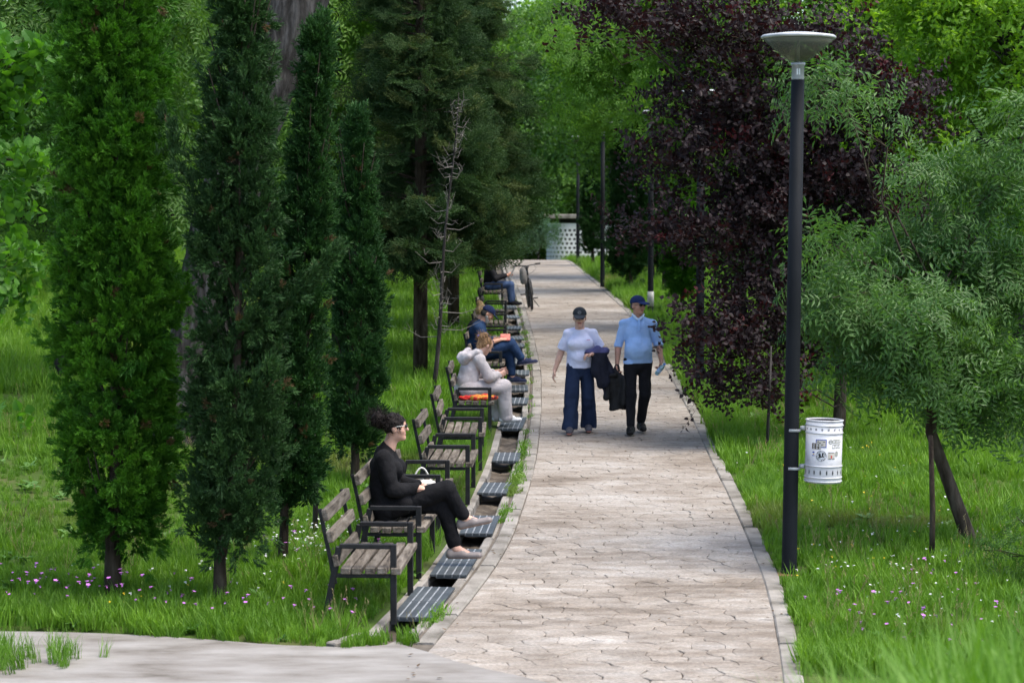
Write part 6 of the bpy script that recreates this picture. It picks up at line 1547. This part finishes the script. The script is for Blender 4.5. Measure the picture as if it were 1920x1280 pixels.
# taller grass along the right verge and round trunks and bench legs
r = np.random.default_rng(93); n = 2600; y = r.uniform(14, 60, n) ** 1.0; x = Rx(y) + .04 + np.abs(r.normal(0, .35, n)); k = vnoise(np.stack([x * 1.2, y * .8, x * 0], -1), 19) > -.1; k &= np.hypot(x - 2.325, (y - 17.6) * .6) > .25; x, y = x[k], y[k]
pts = [np.stack([x, y, lawn_z(x, y)], 1)]
n = 900; y = r.uniform(16.3, 50, n); x = Lx(y) - DW - .09 - np.abs(r.normal(0, .25, n)); pts.append(np.stack([x, y, lawn_z(x, y)], 1))
P = np.concatenate(pts); tag(scatter('verge_grass', 'tall', G['tallg'], P, randdirs(r, len(P), 4), r.uniform(.25, .55, len(P)) * np.clip(P[:, 1] / 26, .6, 1.4), None, 93), 'taller grass along the path verges', 'grass', None, 'stuff')
# grass left standing round the bench legs
BLG = []
for o_ in BEN[:7]:
    cz_, sz_ = math.cos(o_.rotation_euler.z), math.sin(o_.rotation_euler.z)
    for fx, fy in ((0, .03), (-.5, .03), (0, 1.17), (-.5, 1.17)):
        for q in range(9):
            dx, dy = r.normal(0, .09), r.normal(-.08, .09); wx = o_.location.x + (fx + dx) * cz_ - (fy + dy) * sz_; wy = o_.location.y + (fx + dx) * sz_ + (fy + dy) * cz_
            if wx < float(Lx(wy)) - DW - .08: BLG.append((wx, wy, float(lawn_z(wx, wy))))
tag(scatter('leg_grass', 'tall', G['tallg'], BLG, randdirs(r, len(BLG), 5), r.uniform(.3, .55, len(BLG)), None, 98), 'uncut grass standing round the bench legs', 'grass', None, 'stuff')
# weeds in the joint between path and drain
y = np.concatenate([r.normal(c, s, m) for c, s, m in ((15.9, .12, 12), (23.0, .9, 60), (20.8, .3, 14), (26, 1, 20), (40, 5, 50))]); x = Lx(y) - .02 + r.normal(0, .018, len(y))
P = np.stack([x, y, g(y) - .02], 1); tag(scatter('joint_weeds', 'short', G['tallg'], P, randdirs(r, len(P), 2), r.uniform(.4, 1.0, len(P)), None, 94), 'weeds sprouting in the joint beside the drain', 'weeds', None, 'stuff')
# long blurred grass on the bank close to the camera
n = 260; y = r.uniform(6.0, 9.5, n); x = .11 * y + .0 + r.uniform(.28, 1.5, n) ** 1.0 * y * .11
P = np.stack([x, y, lawn_z(x, y)], 1); hgt = (3.05 - .2 * y - P[:, 2]); k = hgt > .1
tall_s = np.clip((hgt / .42) * (.70 + .38 * np.clip((x / y - .13) / .1, 0, 1)) * r.uniform(.75, 1.05, n), .5, 2.6)
tag(scatter('bank_grass', 'tall', G['tallg'], P[k], randdirs(r, k.sum(), 5), tall_s[k], None, 95), 'long grass on the near bank at the right', 'grass', None, 'stuff')
nb_ = 3200; yb = r.uniform(1.5, 11.8, nb_); xb = r.uniform(-1, 1, nb_) * (2.5 + yb * .3); Pb = np.stack([xb, yb, lawn_z(xb, yb)], 1)
tag(scatter('bank_turf', 'grass', G['grass'], Pb, randdirs(r, nb_, 5), r.uniform(.5, .9, nb_), None, 97), 'short turf covering the near bank', 'grass', None, 'stuff')
n = 160; y = r.uniform(14.0, 14.75, n); x = -3.45 - .2 * y / 14 + r.normal(0, .35, n) - .1; k = (x < -2.75); x, y = x[k], y[k]
P = np.stack([x, y, g(y) + .01], 1); tag(scatter('island_grass', 'tall', G['tallg'], P, randdirs(r, len(P), 4), r.uniform(.3, .6, len(P)), None, 96), 'low grass tuft growing on the side path', 'grass', None, 'stuff')
# flowers
def flower(seed, petals, pr, h, headdir=1.0):
    r_ = np.random.default_rng(seed); V, Fc = [], []
    c = V3(r_.normal(0, .01), r_.normal(0, .01), h)
    for k in range(petals):
        a = k * 2 * math.pi / petals; d = V3(math.cos(a), math.sin(a), .35); add_leaf(V, Fc, c, d, V3(0, 0, 1), pr, pr * .75, .05, .1, True)
    add_leaf(V, Fc, c - V3(0, .004, 0), V3(0, -.6, -1), V3(0, -1, .5), pr * .9, pr * .8, .05, .1, True)
    return V, Fc
PR['flower'] = [proto_obj('flower_head', *flower(200 + i, 5, .017, .17 + .03 * i)) for i in range(4)]
PR['daisy'] = [proto_obj('daisy_head', *flower(210 + i, 7, .011, .12 + .02 * i)) for i in range(3)]
pink = surf('pink_petal', [(.42, .12, .45), (.55, .2, .58)], 40, .6); white_d = surf('daisy_petal', [(.7, .7, .68), (.78, .78, .76)], 40, .6); yellow = surf('yellow_petal', [(.7, .5, .02)], 40, .6)
def drift(cs, seed, key, mat, name, label, kmin=0):
    r = np.random.default_rng(seed); P = []
    for (cx, cy, sx, sy, m) in cs: P.append(np.stack([r.normal(cx, sx, m), r.normal(cy, sy, m)], 1))
    P = np.concatenate(P); P = P[~on_paving(P[:, 0], P[:, 1])]; Q = np.column_stack([P, lawn_z(P[:, 0], P[:, 1])])
    tag(scatter(name, key, mat, Q, randdirs(r, len(Q), 6), r.uniform(.8, 1.3, len(Q)), None, seed), label, 'flowers', None, 'stuff')
drift([(-3.6, 16.3, .35, .25, 32), (-2.9, 16.0, .45, .3, 24), (-2.0, 15.7, .5, .25, 26), (-1.4, 15.6, .3, .2, 10), (-1.9, 18, .3, .4, 8), (2.6, 15.6, .25, .4, 14), (3.0, 15.2, .3, .5, 20), (3.4, 16.6, .4, .5, 9)], 301, 'flower', pink, 'pink_flowers', 'pink mallow flowers scattered in the near grass')
drift([(-1.75, 18.9, .22, .7, 150), (-1.2, 18.2, .12, .5, 40), (3.2, 17.6, .4, .6, 50), (3.7, 21, .8, 2.5, 40), (-2.6, 16.8, .6, .5, 24), (3.2, 16, .4, .8, 40)], 302, 'daisy', white_d, 'white_daisies', 'small white daisies scattered through the grass')
drift([(-2.6, 16.3, .5, .3, 6), (3.6, 22, .9, 3, 50), (2.7, 17.5, .3, .5, 6), (2.9, 45, .2, 4, 60)], 303, 'daisy', yellow, 'yellow_flowers', 'tiny yellow flowers dotted in the grass')

# broad-leaved weeds, dry stems and a little litter break up the lawn and the path
def rosette(seed, n=9, L=.075, W=.04):
    r_ = np.random.default_rng(seed); V, Fc = [], []
    for k in range(n):
        a = k * 2.4 + r_.uniform(-.3, .3); add_leaf(V, Fc, V3(0, 0, .02), V3(math.cos(a), math.sin(a), r_.uniform(.3, 1.3)), V3(0, 0, 1), L * r_.uniform(.7, 1.3), W * r_.uniform(.7, 1.2), .1, .3)
    return V, Fc
def dry_stem(seed):
    r_ = np.random.default_rng(seed); V, Fc = [], []
    for k in range(4):
        a = r_.uniform(0, 6.28); t_ = V3(math.cos(a) * .09, math.sin(a) * .09, r_.uniform(.2, .34)); add_stick(V, Fc, V3(0, 0, 0), t_, .0022)
        for j in range(5): add_leaf(V, Fc, t_ - V3(0, 0, .012 * j), V3(r_.normal(), r_.normal(), 1.6), rdir(r_), .022, .008, .1, .1, True)
    return V, Fc
def one_leaf(seed):
    V, Fc = [], []; add_leaf(V, Fc, V3(0, 0, .004), V3(1, 0, .05), V3(0, 0, 1), .045, .026, .15, -.1); return V, Fc
PR['rosette'] = protos_of(rosette, 4); PR['dry'] = protos_of(dry_stem, 4); PR['fallen'] = protos_of(one_leaf, 3)
G['weed'] = leafmat('weed_leaf', (.05, .13, .025), (.11, .22, .05), .3, (1.3, 1.4, .6), .5, .3, 2)
G['straw'] = leafmat('dry_straw', (.2, .17, .08), (.34, .29, .16), .3, (1.2, 1.1, .8), .8, .1, 2)
G['litter'] = leafmat('fallen_leaf', (.05, .03, .018), (.16, .11, .06), .1, (1, 1, 1), .8, .2, 2)
r, P = lawn_points(900, 14.2, 40, 311, .6); k = vnoise(np.stack([P[:, 0] * .9, P[:, 1] * .9, P[:, 0] * 0], -1), 23) > -.05; P = P[k]
tag(scatter('lawn_weeds', 'rosette', G['weed'], P, randdirs(r, len(P), 6), r.uniform(.7, 1.6, len(P)), None, 311), 'broad leaved weeds growing through the lawn', 'weeds', None, 'stuff')
r, P = lawn_points(1100, 14.2, 36, 312, .6); k = vnoise(np.stack([P[:, 0] * .5, P[:, 1] * .5, P[:, 0] * 0], -1), 29) > .0; P = P[k]
tag(scatter('dry_stems', 'dry', G['straw'], P, randdirs(r, len(P), 6), r.uniform(.6, 1.1, len(P)), None, 312), 'dry straw coloured grass stems in the lawn', 'grass', None, 'stuff')
r = np.random.default_rng(313); n = 420; y = r.uniform(13.8, 60, n); u = r.uniform(0, 1, n); e = r.uniform(0, 1, n) < .45; u = np.where(e, np.where(u < .5, u * .16, 1 - (1 - u) * .16), u)
x = Lx(y) + .02 + (Rx(y) - Lx(y) - .04) * u; P = np.stack([x, y, g(y) + .016], 1)
tag(scatter('leaf_litter', 'fallen', G['litter'], P, randdirs(r, n, 9), r.uniform(.35, 1.0, n), None, 313), 'small dry leaves lying on the path', 'leaves', None, 'stuff')
